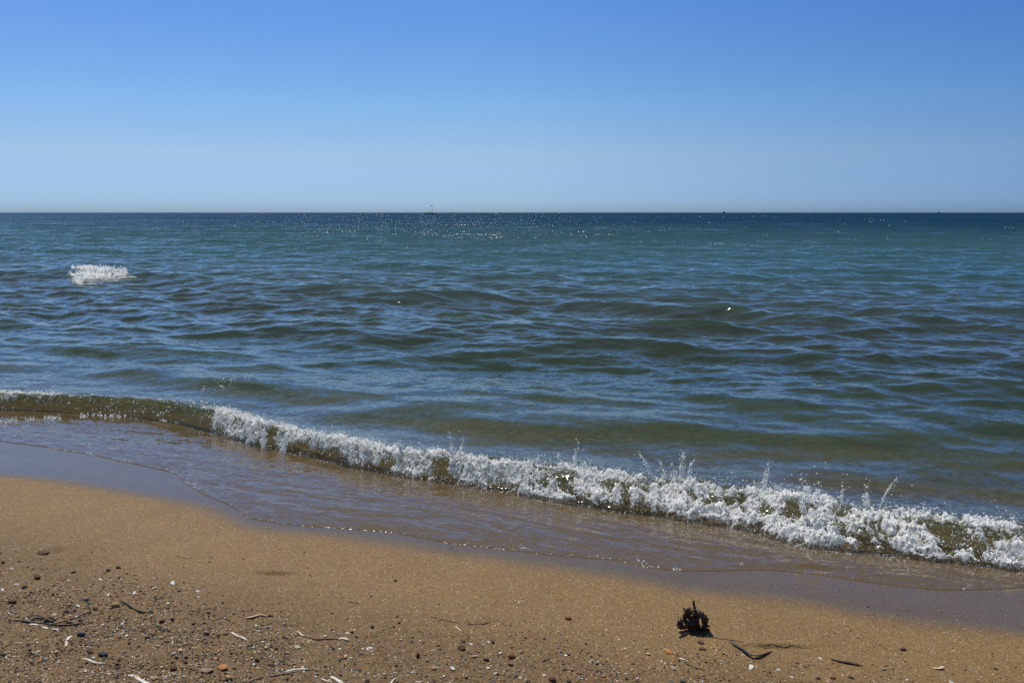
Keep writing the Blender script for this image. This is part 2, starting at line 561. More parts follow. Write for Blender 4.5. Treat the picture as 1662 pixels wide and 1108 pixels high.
us = np.concatenate([np.linspace(-9, -1.6, 24), np.linspace(-1.5, -.82, 90), np.linspace(-.81, .81, 1150),
                     np.linspace(.82, 1.5, 90), np.linspace(1.6, 9, 24)])
ys = np.concatenate([np.linspace(-12, 0.8, 14), np.linspace(.9, 1.9, 40), ang_rows(1.92, 5.5, 1 / 1150.0),
                     ang_rows(5.55, 60, 1 / 420.0), np.geomspace(70, 26000, 30)])
X, Y = sheet_xy(ys, us)
x, y = X.ravel(), Y.ravel()
a, d = ad(x, y)
z = sand_z(x, y)
beach = mesh_obj('sand', np.stack([x, y, z], 1), grid_faces(len(ys), len(us)), M_SAND)
wl = WET(a) + 0.03 * fbm(a * 2.1, d * 2.1, 3, 15)
wet = sstep(-0.17, 0.08, d - wl)
fattr(beach, 'wet', wet)
fattr(beach, 'rough', sstep(-.45, -1.0, d - WET(a)))
fattr(beach, 'bed', sstep(-.02, .5, d - FRONT(a)))
tag(beach, 'damp brown sand of the beach sloping under the sea', 'sand', kind='structure')

# ------------------------------------------------------------------ the sea
us = np.concatenate([np.linspace(-9, -1.6, 20), np.linspace(-1.5, -.80, 80), np.linspace(-.795, .795, 1150),
                     np.linspace(.80, 1.5, 80), np.linspace(1.6, 9, 20)])
ys = np.concatenate([np.linspace(-6, 2.0, 30), ang_rows(2.05, 7.0, 1 / 1350.0), ang_rows(7.03, 260, 1 / 3900.0),
                     np.geomspace(290, 25000, 40)])
X, Y = sheet_xy(ys, us)
sp = np.gradient(ys)[:, None] * np.ones_like(X)
sp = np.maximum(sp, np.abs(np.gradient(X, axis=1)))
x, y, sp = X.ravel(), Y.ravel(), sp.ravel()
z, sx, sy, miss, depth = water_z(x, y, sp, 'full')
sea = mesh_obj('sea', np.stack([x + sx, y + sy, z], 1), grid_faces(len(ys), len(us)), M_SEA)
a, d = ad(x, y)
dm = np.maximum(depth, 0)
far = sstep(6, 70, y)
fattr(sea, 'micro', np.minimum(miss, .2) * 1.0 + .026)
fattr(sea, 'far', far)
# stirred, airy water in the breaking wave is cloudier
L_ = (dm * 1.5 + .13 * np.exp(-((d - CREST(a)) / .28) ** 2) * sstep(.0, .06, d - front(a)))[:, None]
T = np.exp(-np.array([.75, .48, .80])[None] * L_ - np.array([1.35, .30, .3])[None] * np.minimum(L_, 6) ** 2)
T *= np.where(dm < .03, 1, 1)[:, None]
near_c, mid_c, far_c = np.array([.080, .076, .048]), np.array([.046, .116, .138]), np.array([.002, .036, .084])
q1, q2 = sstep(.3, 1.6, dm)[:, None], sstep(1.6, 7.0, dm)[:, None]
sc = near_c * (1 - q1) + mid_c * q1
sc = sc * (1 - q2) + far_c * q2
cattr(sea, 'trans', T)
cattr(sea, 'scatter', sc * (1 - T.mean(1, keepdims=True)))
tag(sea, 'rippled blue and green sea reaching to the horizon', 'sea', kind='structure')


# ------------------------------------------------------------------ small mesh builders
def ico(sub):
    bm = bmesh.new()
    bmesh.ops.create_icosphere(bm, subdivisions=sub, radius=1.0)
    v = np.array([q.co[:] for q in bm.verts]); f = np.array([[q.index for q in p.verts] for p in bm.faces])
    bm.free()
    return v, f


ICO1, ICO2, ICO3 = ico(1), ico(2), ico(3)


def beads(P, r, squash=0.25, base=ICO1, seed=0):
    """one mesh of many small irregular drops"""
    g = np.random.default_rng(seed)
    bv, bf = base
    n = len(P)
    sc = np.asarray(r)[:, None] * (1 + squash * g.uniform(-1, 1, (n, 3)))
    jit = 1 + 0.18 * g.uniform(-1, 1, (n, len(bv), 1))
    V = P[:, None, :] + bv[None] * sc[:, None, :] * jit
    F = bf[None] + (np.arange(n) * len(bv))[:, None, None]
    return V.reshape(-1, 3), F.reshape(-1, 3)


def smooth_path(pts, n):
    p = np.array(pts, float)
    if len(p) < 3:
        return p[0] + (p[1] - p[0]) * np.linspace(0, 1, n)[:, None]
    q = np.vstack([2 * p[0] - p[1], p, 2 * p[-1] - p[-2]])
    out_ = []
    for t in np.linspace(0, len(p) - 1 - 1e-6, n):
        i = int(t); u = t - i
        a0, a1, a2, a3 = q[i], q[i + 1], q[i + 2], q[i + 3]
        out_.append(.5 * (2 * a1 + (a2 - a0) * u + (2 * a0 - 5 * a1 + 4 * a2 - a3) * u * u + (3 * a1 - a0 - 3 * a2 + a3) * u ** 3))
    return np.array(out_)


def tube(pts, w, h=None, n=40, k=10, bump=0.0, ends=(.35, .35), twist=0.0, seed=0, wob=0.0):
    """tapered tube or strap along a path; w, h half widths (h thin for a leaf)"""
    g = np.random.default_rng(seed)
    P = smooth_path(pts, n)
    if wob:
        P = P + wob * np.stack([fbm(np.linspace(0, 6, n), np.full(n, i + seed * .37), 2, 7 + i) for i in range(3)], 1)
    T = np.gradient(P, axis=0); T /= np.linalg.norm(T, axis=1)[:, None] + 1e-12
    up = np.array([0, 0, 1.0])
    if abs(T[:, 2]).mean() > .8: up = np.array([0, 1.0, 0])
    S = np.cross(T, up); S /= np.linalg.norm(S, axis=1)[:, None] + 1e-9
    U = np.cross(S, T)
    t = np.linspace(0, 1, n)
    prof = np.minimum(1, np.minimum(ends[0] + (1 - ends[0]) * t / .15, ends[1] + (1 - ends[1]) * (1 - t) / .2))
    if h is None: h = w
    V = []
    for i in range(n):
        th = np.linspace(0, 2 * math.pi, k, endpoint=False)
        r = prof[i] * (1 + 2.2 * bump * pnoise(2.2 * np.cos(th) + seed, 2.2 * np.sin(th) + i * .33, 13) + bump * 1.2 * float(pnoise(i * .21, seed * 1.7, 14)))
        c, s_ = np.cos(th) * w * r, np.sin(th) * h * r
        tw = twist * t[i]
        cc, ss = c * math.cos(tw) - s_ * math.sin(tw), c * math.sin(tw) + s_ * math.cos(tw)
        V.append(P[i] + cc[:, None] * S[i] + ss[:, None] * U[i])
    V = np.vstack(V + [P[:1], P[-1:]])
    F = []
    for i in range(n - 1):
        for j in range(k):
            a_, b_ = i * k + j, i * k + (j + 1) % k
            F += [(a_, b_, b_ + k), (a_, b_ + k, a_ + k)]
    for j in range(k):
        F.append((n * k, (j + 1) % k, j)); F.append((n * k + 1, (n - 1) * k + j, (n - 1) * k + (j + 1) % k))
    return V, np.array(F)


def join(parts):
    V, F, o = [], [], 0
    for v, f in parts:
        V.append(v); F.append(f + o); o += len(v)
    return np.vstack(V), np.vstack(F)


# ------------------------------------------------------------------ the broken wave: foam
PXA = np.linspace(-420, 2000, 600)
AXA = apix(PXA)


def a2px(a):
    return np.interp(a, AXA, PXA)


def wid(a, fr):
    return np.maximum(CREST(a) - fr, .21)


def foam_density(a, v):
    p = a2px(a)
    lo = np.interp(p, [-420, -50, 100, 135, 330, 372, 600, 900, 1100, 1300, 1662, 2000], [.5, .66, .50, .13, .12, .92, .95, .88, .85, .82, .85, .8])
    c0 = np.interp(p, [-420, 100, 350, 480, 700, 900, 1150, 1400, 1662, 2000], [.45, .45, .48, .44, .40, .36, .27, .20, .20, .22])
    w0 = np.interp(p, [-420, 100, 350, 480, 700, 900, 1150, 1400, 1662, 2000], [.40, .36, .46, .48, .48, .44, .33, .29, .28, .3])
    c0 = c0 + .10 * fbm(a * 2.2, a * 0 + 4.4, 3, 202); w0 = w0 * (1 + .35 * fbm(a * 2.7, a * 0 + 1.4, 3, 203))
    d0 = np.exp(-np.abs((v - c0) / w0) ** 3)
    hi = np.interp(p, [-420, 560, 800, 950, 1150, 1450, 1662, 2000], [0, 0, .4, .75, .95, .95, .8, .7])
    d1 = hi * np.exp(-np.abs((v - 1.0 - .10 * fbm(a * 2.4, a * 0 + 7.7, 3, 204)) / .28) ** 3)
    n = fbm(a * 3.4, v * 1.7, 3, 201)
    fill = hi * .62 * sstep(.1, .3, v) * sstep(1.2, .9, v)
    return np.maximum(np.maximum(lo * d0, d1 * .9), fill) * (1.0 + 1.1 * n + .5 * pnoise(a * 11, v * 4, 206)) + .08 * n


A0_, A9_ = float(apix(-300)) - 1.8, float(apix(1950)) + 1.6
na = int((A9_ - A0_) / 0.0042)
A1 = np.linspace(A0_, A9_, na)
V1 = np.linspace(-.22, 1.45, 150)
A, V = np.meshgrid(A1, V1, indexing='ij')
Fr = front(A1)[:, None]
D = Fr + V * wid(A1, front(A1))[:, None]
D = D + .012 * fbm(A * 9, V * 4, 3, 205)
x, y = xy(A.ravel(), D.ravel())
wz = water_z(x, y)
den = foam_density(A.ravel(), V.ravel())
lump = billow(A.ravel() * 9, D.ravel() * 9, 3, 211)
big = pnoise(A.ravel() * 4.2, D.ravel() * 6.5, 215)
lace = np.clip(1.0 - 3.4 * np.abs(pnoise(A.ravel() * 15 + 1.5 * big, D.ravel() * 19, 217)), 0, 1) * np.clip(.5 + 1.6 * pnoise(A.ravel() * 3.1, D.ravel() * 5, 218), 0, 1)
fine = billow(A.ravel() * 38, D.ravel() * 38, 3, 221)
spk = np.maximum(0, pnoise(A.ravel() * 60, D.ravel() * 60, 231) - .28)
wx = A.ravel() + .05 * fbm(A.ravel() * 5, D.ravel() * 5, 2, 235)
wy = D.ravel() + .05 * fbm(A.ravel() * 5, D.ravel() * 5, 2, 237)
rdg = ridged(wx * 10 + wy * 4, wy * 6, 4, 239)
k = sstep(.24, .64, den - .34 * lace - 1.05 * np.clip(.45 - rdg, 0, 1) + .02)
z = wz - .006 + k * (.006 + np.interp(a2px(A.ravel()), [-50, 300, 700, 1100], [.024, .034, .040, .048]) * rdg ** 1.5 + .012 * fine + .045 * spk + .024 * np.maximum(big, -.2))
z = np.where(k > .12, z, wz - .03)
foam = mesh_obj('breaking_wave_foam', np.stack([x, y, z], 1), grid_faces(na, 150), M_FOAM)
fattr(foam, 'dens', k)
tag(foam, 'long white churned foam of the small wave breaking on the beach', 'foam', kind='stuff')


def sample_foam(n, seed):
    g = np.random.default_rng(seed)
    a_ = g.uniform(A1[0], A1[-1], n * 4); v_ = g.uniform(-.3, 1.5, n * 4)
    dn = foam_density(a_, v_)
    keep = g.uniform(.05, 1.0, n * 4) < sstep(.12, .75, dn)
    a_, v_ = a_[keep][:n], v_[keep][:n]
    return a_, v_


parts = []
a_, v_ = sample_foam(23000, 31)
d_ = front(a_) + v_ * wid(a_, front(a_))
x, y = xy(a_, d_)
g = np.random.default_rng(32)
up_ = g.exponential(.006 + .012 * sstep(.5, 1.1, v_), len(a_)) + .012 + .020 * billow(a_ * 9, d_ * 9, 2, 211)
r_ = np.clip(g.lognormal(math.log(.0016), .50, len(a_)), .0007, .0055)
parts.append(beads(np.stack([x, y, water_z(x, y) + up_], 1), r_, seed=33))
# white beads standing in for glints on the left crest, drops sprinkled in front
for (p0, p1, v0, v1, n, rr) in [(100, 370, .0, .9, 1500, .0028), (-300, 110, -.1, 1.1, 1500, .0035), (300, 420, .3, 1.35, 420, .004), (380, 1662, -.35, .1, 1800, .0016)]:
    a_ = g.uniform(apix(p0), apix(p1), n); v_ = g.uniform(v0, v1, n)
    keep = fbm(a_ * 6, v_ * 5, 2, 241) > .08
    a_, v_ = a_[keep], v_[keep]
    d_ = front(a_) + v_ * wid(a_, front(a_))
    x, y = xy(a_, d_)
    parts.append(beads(np.stack([x, y, water_z(x, y) + .002], 1), np.clip(g.lognormal(math.log(rr), .4, len(a_)), .001, .009), seed=34))


def jet(px, py, tx, ty, w0, n=90, spread=.008, lift=.0):
    """a finger of water thrown up from the crest: base and tip pixel"""
    a0 = float(apix(px))
    for _ in range(6):                                   # the crest under this column
        bx, by = xy(a0, float(CREST(a0)) + .02)
        a0 += (px - (831 + FPX * bx / (by * math.cos(PITCH) + (CAM_H - .1) * math.sin(PITCH)))) * .0028
    bx, by = xy(a0, float(CREST(a0)) + .02)
    bz = float(water_z(np.array([bx]), np.array([by]))[0])
    dep = by * math.cos(PITCH)
    m = by / FPX
    vy = (554.0 - ty) / FPX
    tz = CAM_H + by * math.tan(math.atan(vy) - PITCH)
    p0 = np.array([bx, by, bz]); p1 = p0 + np.array([(tx - px) * m, .01, max(tz - bz, .012)])
    L = p1[2] - p0[2]
    out_ = []
    top = 1.0 if w0 < 4 else .62
    q1 = p0 + top * (p1 - p0)
    out_.append(tube([p0 - [0, 0, .02], p0 + .5 * (q1 - p0) + g.normal(size=3) * [.006, .004, .002], q1], .0022 if w0 < 4 else .42 * w0 * m, .0022 if w0 < 4 else .0035, n=20, k=8,
                     bump=.8, ends=(1.0, .12), twist=float(g.normal() * 1.2), seed=int(px), wob=.006))
    n = n // 2
    t = g.uniform(0, 1, n) ** 1.5
    wd = (w0 * .9 * m) * (1.25 - t)
    P = p0 + t[:, None] * (p1 - p0) + g.normal(size=(n, 3)) * np.stack([wd, .02 + 0 * wd, .25 * wd], 1)
    out_.append(beads(P, np.clip(g.lognormal(math.log(.0023), .45, n), .001, .0055), squash=.4, seed=int(px) + 3))
    tip = p1 + g.normal(size=(3, 3)) * .010 + np.array([0, 0, .004])
    out_.append(beads(tip, g.uniform(.0014, .003, 3), seed=int(px) + 5))
    return out_


for q in [(738, 738, 730, 700, 5), (748, 742, 752, 712, 6), (930, 768, 938, 714, 6), (918, 768, 905, 735, 5), (945, 770, 955, 742, 5),
          (1062, 770, 1036, 735, 3), (1080, 772, 1070, 748, 5), (1105, 785, 1108, 735, 6), (1108, 785, 1110, 738, 3), (1112, 785, 1128, 742, 3),
          (1098, 785, 1090, 752, 5), (1236, 800, 1243, 764, 5), (1240, 790, 1246, 754, 3), (1285, 812, 1258, 790, 9), (1310, 810, 1304, 774, 12),
          (1322, 815, 1330, 784, 9), (1368, 818, 1366, 780, 8), (1406, 822, 1408, 782, 8), (1424, 818, 1454, 778, 3),
          (1500, 842, 1500, 818, 10), (1390, 860, 1388, 822, 4),
          (430, 700, 432, 672, 12), (405, 700, 398, 680, 8), (460, 705, 470, 684, 9), (650, 735, 648, 716, 8), (560, 725, 566, 702, 7),
          (590, 728, 600, 708, 8), (860, 762, 872, 742, 9),
          (1640, 862, 1645, 838, 7), (1600, 858, 1590, 840, 6)]:
    parts += jet(*q)
# the curling lip near the right end of the wave
bx, by = pix(1318, 838, .06)
m = math.hypot(bx, by) / FPX
tt = g.uniform(.3, 5.6, 420)
P = np.stack([bx + np.cos(tt) * 17 * m, by + g.normal(size=420) * .012, .07 + 16 * m + np.sin(tt) * 15 * m], 1) + g.normal(size=(420, 3)) * .006
parts.append(beads(P, np.clip(g.lognormal(math.log(.0026), .4, 420), .001, .006), squash=.4, seed=9))
drops = np.array([pix(q[0], q[1], .13) + (0,) for q in [(1247, 752), (1322, 757), (1326, 768), (1340, 750), (1456, 776), (1108, 738), (1030, 738), (935, 712), (1285, 770), (1375, 770), (745, 700), (1160, 760)]], float)
drops[:, 2] = .13
parts.append(beads(drops, np.full(len(drops), .004), seed=9))
v, f = join(parts)
o = mesh_obj('splash_drops_and_glints', v, f, M_BEAD)
tag(o, 'white drops, spurts and bead-made sun glints along the breaking wave', 'splash', kind='stuff')

# beads of foam and stand-in sun sparkles on the swash edge and in streaks on the thin water
P, rr = [], []


def streak(p0, y0, p1, y1, n, r, th=4.0):
    t = g.uniform(0, 1, n)
    keep = fbm(t * 9 + p0, t * 0, 3, 251) > -.06
    t = t[keep]
    px, py = p0 + (p1 - p0) * t, y0 + (y1 - y0) * t + g.normal(size=len(t)) * th
    x, y = pix(px, py)
    P.append(np.stack([x, y, water_z(x, y) + .001], 1)); rr.append(np.clip(g.lognormal(math.log(r), .4, len(t)), .001, .008))


for q in [(-300, 668, 0, 684, 240, .0035, 3), (0, 686, 100, 681, 260, .0035, 2.5), (130, 677, 190, 677, 130, .0035, 2.5), (165, 680, 232, 676, 200, .0038, 2.5), (225, 673, 290, 670, 50, .003, 2),
          (255, 686, 290, 684, 60, .0035, 2), (0, 700, 110, 702, 60, .002, 4), (305, 701, 330, 704, 20, .003, 2), (330, 666, 410, 656, 160, .004, 3),
          (300, 775, 340, 802, 26, .003, 8), (330, 799, 480, 792, 14, .002, 2), (560, 747, 1100, 838, 120, .0015, 14), (1180, 850, 1662, 925, 130, .0015, 12)]:
    streak(*q)
for (p0, p1, n, r) in [(-300, 285, 420, .0026), (285, 330, 80, .003), (330, 430, 40, .0022), (430, 700, 26, .002), (700, 1250, 40, .002), (1250, 1660, 8, .0018)]:
    xa, _ = pix(np.array([p0, p1], float), np.interp([p0, p1], [-420, 0, 285, 330, 405, 1050, 1662], [660, 716, 768, 803, 842, 921, 952]))
    qa, _d = ad(xa, _)
    a_ = g.uniform(qa[0], qa[1], n)
    keep = fbm(a_ * 5.5, a_ * 0 + 2.2, 3, 253) > -.02
    a_ = a_[keep]; n = len(a_)
    d_ = edge(a_) + np.abs(g.normal(size=n)) * .016 - .003
    x, y = xy(a_, d_)
    P.append(np.stack([x, y, np.maximum(water_z(x, y), sand_z(x, y)) + .001], 1)); rr.append(np.clip(g.lognormal(math.log(r), .4, n), .0012, .006))
for (px, py, n, r) in [(472, 851, 5, .002), (850, 891, 16, .0022), (1042, 913, 10, .003), (1066, 921, 6, .003), (1100, 925, 6, .003), (1205, 916, 5, .0025), (760, 884, 3, .002),
                       (690, 866, 3, .002), (1262, 905, 4, .0015), (1310, 925, 3, .0015), (1370, 924, 2, .0018), (1500, 948, 1, .002), (960, 902, 3, .002), (976, 903, 3, .002)]:
    px_, py_ = px + g.normal(size=n) * 4, py + g.normal(size=n) * 1.6
    x, y = pix(px_, py_)
    P.append(np.stack([x, y, np.maximum(water_z(x, y), sand_z(x, y)) + .001], 1)); rr.append(g.uniform(.7, 1.3, n) * r)
v, f = beads(np.vstack(P), np.concatenate(rr), seed=61)
o = mesh_obj('shoreline_froth_and_sparkle', v, f, M_BEAD)
tag(o, 'white specks of froth and bead-made sun sparkle on the edge of the thin swash', 'bubbles', kind='stuff')

# small whitecap on the wave further out, at the left
PX, PY = np.meshgrid(np.linspace(108, 222, 260), np.linspace(424, 470, 150), indexing='ij')
px, py = PX.ravel(), PY.ravel()
u = (px - 116 + 20 * fbm(py * .13, px * .035, 3, 264) - 5) / 94.0
top = 431 + 9 * u + 4 * np.clip(.25 - u, 0, 1) + 3.0 * fbm(px * .10, px * 0, 3, 262)
bot = 458 - 17 * np.clip(u - .1, 0, 1) + 3.5 * fbm(px * .08, px * 0 + 5, 3, 265)
w_ = (py - top) / (bot - top)
kk = sstep(-.08, .08, w_) * sstep(1.12, .8, w_) * sstep(-.03, .06, u) * sstep(1.03, .85, u)
st = sstep(.35, .7, u) * np.exp(-((py - 452 + 7 * (u - .6)) / 1.6) ** 2) * sstep(1.08, .95, u) + .7 * np.exp(-((py - 460) / 1.3) ** 2) * sstep(0, .1, u) * sstep(.55, .2, u)
kk = np.clip(kk * (1.5 + 1.5 * fbm(px * .05, py * .2, 3, 261)) + .8 * st, 0, 1.35)
zc = np.full_like(px, .14)
for _ in range(5):
    x, y = pix(px, py, zc + .02)
    zc = .5 * zc + .5 * water_z(x, y, np.full_like(x, .30))
zc = water_z(x, y, np.full_like(x, .30))
z = zc + np.where(kk > .12, .012 + kk * (.035 * billow(x * 5, y * 5, 3, 263) + .008), -.05)
o = mesh_obj('whitecap_foam', np.stack([x, y, z], 1), grid_faces(260, 150), M_FOAM)
fattr(o, 'dens', kk)
tag(o, 'small patch of white foam on the wave at far left', 'foam', kind='stuff')
g = np.random.default_rng(70)
sel = g.choice(len(x), 900, p=kk ** 2 / (kk ** 2).sum())
v1, f1 = beads(np.stack([x[sel], y[sel], z[sel] + g.exponential(.02, 900)], 1), np.clip(g.lognormal(math.log(.008), .5, 900), .004, .025), squash=.4, seed=71)
o = mesh_obj('whitecap_droplets', v1, f1, M_BEAD)
tag(o, 'white drops flying off the small far whitecap', 'splash', kind='stuff')
P = []  # white beads placed as stand-ins for sun glints on the far water
flk = [(float(u_), float(v_), int(m_)) for u_, v_, m_ in zip(g.triangular(-150, 500, 1750, 190), 351 + g.exponential(30, 190), g.integers(1, 5, 190)) if v_ < 470]
for (px, py, n) in flk + [(298, 432, 3), (142, 381, 8), (100, 402, 3), (486, 404, 9), (618, 391, 8), (630, 402, 8), (660, 400, 5), (575, 427, 3), (968, 388, 6), (1165, 396, 8), (1130, 372, 3),
                    (1310, 389, 3), (1390, 389, 3), (1180, 436, 2)]:
    px_, py_ = px + g.normal(size=n) * 6, py + g.normal(size=n) * .6
    x, y = pix(px_, py_, .06)
    dst = np.hypot(x, y)
    P.append((np.stack([x, y, water_z(x, y, np.minimum(dst ** 2 / CAM_H / 2600, 3) + dst * .0014) + .018 + .0008 * dst], 1), (.40 / FPX) * dst * g.uniform(.6, 1.9, n)))
v, f = beads(np.vstack([q[0] for q in P]), np.concatenate([q[1] for q in P]), seed=81)
o = mesh_obj('sea_glint_flecks', v, f, M_BEAD)
tag(o, 'scattered white beads standing in for sun glints on the wave tops', 'sun_glint', kind='stuff')


# ------------------------------------------------------------------ things on the sand
def stone_mat(name, col, var=.35, rough=.6, spec=.3):
    t = NT(name)
    tco = t.n('TexCoord').outputs['Object']
    n = t.n('TexNoise', {'Vector': tco, 'Scale': 2.2, 'Detail': 6.0, 'Roughness': .7}).outputs['Fac']
    f_ = t.n('TexNoise', {'Vector': tco, 'Scale': 14.0, 'Detail': 3.0}).outputs['Fac']
    c = np.array(col)
    cc = t.mixc(t.ramp(n, .3, .7), tuple(c * (1 - var)), tuple(np.minimum(c * (1 + var), .9)))
    cc = t.mixc(t.math('MULTIPLY', t.ramp(f_, .55, .7), .3), cc, tuple(np.minimum(c * 1.8 + .02, .9)))
    b_ = t.n('Bump', {'Height': n, 'Strength': .4, 'Distance': .1}).outputs[0]
    return t.done(t.n('BsdfPrincipled', {'Base Color': cc, 'Roughness': rough, 'Specular IOR Level': spec, 'Normal': b_}).outputs[0])


def strip_mat(name, c0, c1, c2=None, rough=.55):
    """dried leaf or twig: lengthwise streaks and bleached patches"""
    t = NT(name)
    pos = t.n('NewGeometry').outputs['Position']
    n = t.n('TexNoise', {'Vector': pos, 'Scale': 30.0, 'Detail': 4.0}).outputs['Fac']
    f_ = t.n('TexNoise', {'Vector': pos, 'Scale': 260.0, 'Detail': 3.0}).outputs['Fac']
    cc = t.mixc(t.ramp(n, .38, .62), c0, c1)
    if c2: cc = t.mixc(t.math('MULTIPLY', t.ramp(f_, .5, .68), .6), cc, c2)
    b_ = t.n('Bump', {'Height': f_, 'Strength': .5, 'Distance': .002}).outputs[0]
    return t.done(t.n('BsdfPrincipled', {'Base Color': cc, 'Roughness': rough, 'Specular IOR Level': .35, 'Normal': b_}).outputs[0])


COL = {'dark grey': (.036, .033, .032), 'blue grey': (.075, .085, .092), 'red brown': (.115, .045, .024), 'tan': (.42, .27, .13),
       'orange': (.52, .20, .06), 'white': (.76, .72, .66), 'cream': (.60, .49, .33), 'pinkish brown': (.27, .17, .13),
       'brown': (.12, .068, .036), 'grey': (.21, .195, .18), 'brick red': (.22, .060, .028)}
MATS = {k_: stone_mat(k_.replace(' ', '_') + '_stone', v_) for k_, v_ in COL.items()}

PEB = []
for i in range(10):
    bv, bf = ICO3 if i < 5 else ICO2
    gg = np.random.default_rng(500 + i)
    dsp = np.zeros(len(bv))
    for j in range(5):
        kk = gg.normal(size=3) * (1.0 + .55 * j)
        dsp += (.11 / (1 + .5 * j)) * np.sin(bv @ kk + gg.uniform(0, 6))
    vv = bv * (1 + dsp)[:, None]
    for j in range(7):
        pn = gg.normal(size=3); pn /= np.linalg.norm(pn)
        over = np.maximum(0, vv @ pn - gg.uniform(.62, .88))
        vv = vv - .8 * over[:, None] * pn[None]
    vv *= np.array([1, gg.uniform(.75, 1.0), gg.uniform(.7, .95)])
    me = mesh_obj('pebble_mould', vv, bf, MATS['grey'])
    PEB.append(me.data)
    bpy.data.objects.remove(me)
SHL = []
for i in range(3):       # small bivalve: a ribbed, dished fan with thickness
    nr, nc = 14, 29
    Vs, side = [], []
    for sgn in (1, -1):
        for r_i in range(nr):
            for c_i in range(nc):
                rr_ = r_i / (nr - 1); th = math.pi * (.06 + .88 * c_i / (nc - 1))
                rib = 1 + .035 * math.sin(c_i * 2.2)
                R_ = rr_ * (1 - .12 * (i == 1) * abs(math.cos(th))) * rib
                zz = .52 * math.sin(math.pi * min(1, rr_ * .62 + .02)) * (1.0 - .2 * abs(math.cos(th))) * (1 if sgn > 0 else .84)
                Vs.append((R_ * math.cos(th), R_ * math.sin(th) * (.95 + .15 * (i == 2)) - .5, .5 - (.5 - zz) if sgn > 0 else zz - .03))
    Vs = np.array(Vs)
    Vs[:, 2] = Vs[:, 2] - Vs[:, 2].min()
    Fq = grid_faces(nr, nc)
    F2 = Fq[:, ::-1] + nr * nc
    rim = []
    for c_i in range(nc - 1):
        b_ = (nr - 1) * nc + c_i
        rim.append((b_ + 1, b_, b_ + nr * nc, b_ + 1 + nr * nc))
    me = mesh_obj('shell_mould', Vs, np.vstack([Fq, F2, np.array(rim)]), MATS['white'])
    SHL.append(me.data); bpy.data.objects.remove(me)

REG = {1: (0, 860, .2527), 2: (400, 860, .2527), 3: (820, 860, .2527), 4: (1240, 860, .2539), 0: (0, 0, 1.0)}


def at(reg, zx, zy):
    o0, o1, k_ = REG[reg]
    px, py = o0 + zx * k_, o1 + zy * k_
    x_, y_ = pix(np.array([px]), np.array([py]))
    return float(x_[0]), float(y_[0]), float(sand_z(x_, y_)[0]), px, py


G_PEB = 'pebbles strewn over the sand'
G_SHL = 'shells and shell chips on the sand'
ZONES = ((0, 470, "the beach's left corner"), (470, 1060, 'the bottom middle of the beach'), (1060, 1700, 'the lower right of the beach'))


def zone(px):
    for z0, z1, nm in ZONES:
        if z0 <= px < z1: return nm
    return ZONES[0][2] if px < 0 else ZONES[2][2]


n_peb = 0


def pebble(reg, zx, zy, w_, h_, col, label=None, shell=False, stand=False):
    global n_peb
    x_, y_, z_, px, py = at(reg, zx, zy + h_ * .25)
    k_ = REG[reg][2]
    m_ = math.hypot(math.hypot(x_, y_), CAM_H) / FPX
    if not shell: w_, h_ = w_ * (.80 if label else .60), h_ * (.86 if label else .66)
    rx = max(w_ * k_ * m_ / 2, .0015)
    hz = h_ * k_ * m_ / 2
    o_ = bpy.data.objects.new('shell' if shell else 'pebble', random.choice(SHL if shell else PEB[:5] if label else PEB))
    C.objects.link(o_)
    rz = max(.0012, min(hz * (1.05 if not stand else 1.2), rx * (.8 if not stand else 3)))
    ry = rx * random.uniform(.7, 1.0)
    if shell:
        rx *= .84
        o_.scale = (rx, rx * random.uniform(.8, 1.1), rx * random.uniform(.6, 1.0))
        o_.rotation_euler = (random.uniform(-.2, .35), random.uniform(-.25, .25), random.uniform(0, 6.28))
        o_.location = (x_, y_, z_ - rx * .06)
    else:
        o_.scale = (rx, ry, rz)
        o_.rotation_euler = (random.uniform(-.15, .15), random.uniform(-.15, .15), random.uniform(-.5, .5))
        o_.location = (x_, y_, z_ + rz * random.uniform(.42, .7))
    o_.material_slots[0].link = 'OBJECT'
    o_.material_slots[0].material = MATS[col]
    if label: tag(o_, label, 'shell' if shell else 'pebble', G_SHL if shell else G_PEB)
    elif shell: tag(o_, 'tiny %s shell chip on the sand at %s' % (col, zone(px)), 'shell', G_SHL)
    else: tag(o_, 'small %s pebble on the sand at %s' % (col, zone(px)), 'pebble', G_PEB)
    n_peb += 1
    return o_


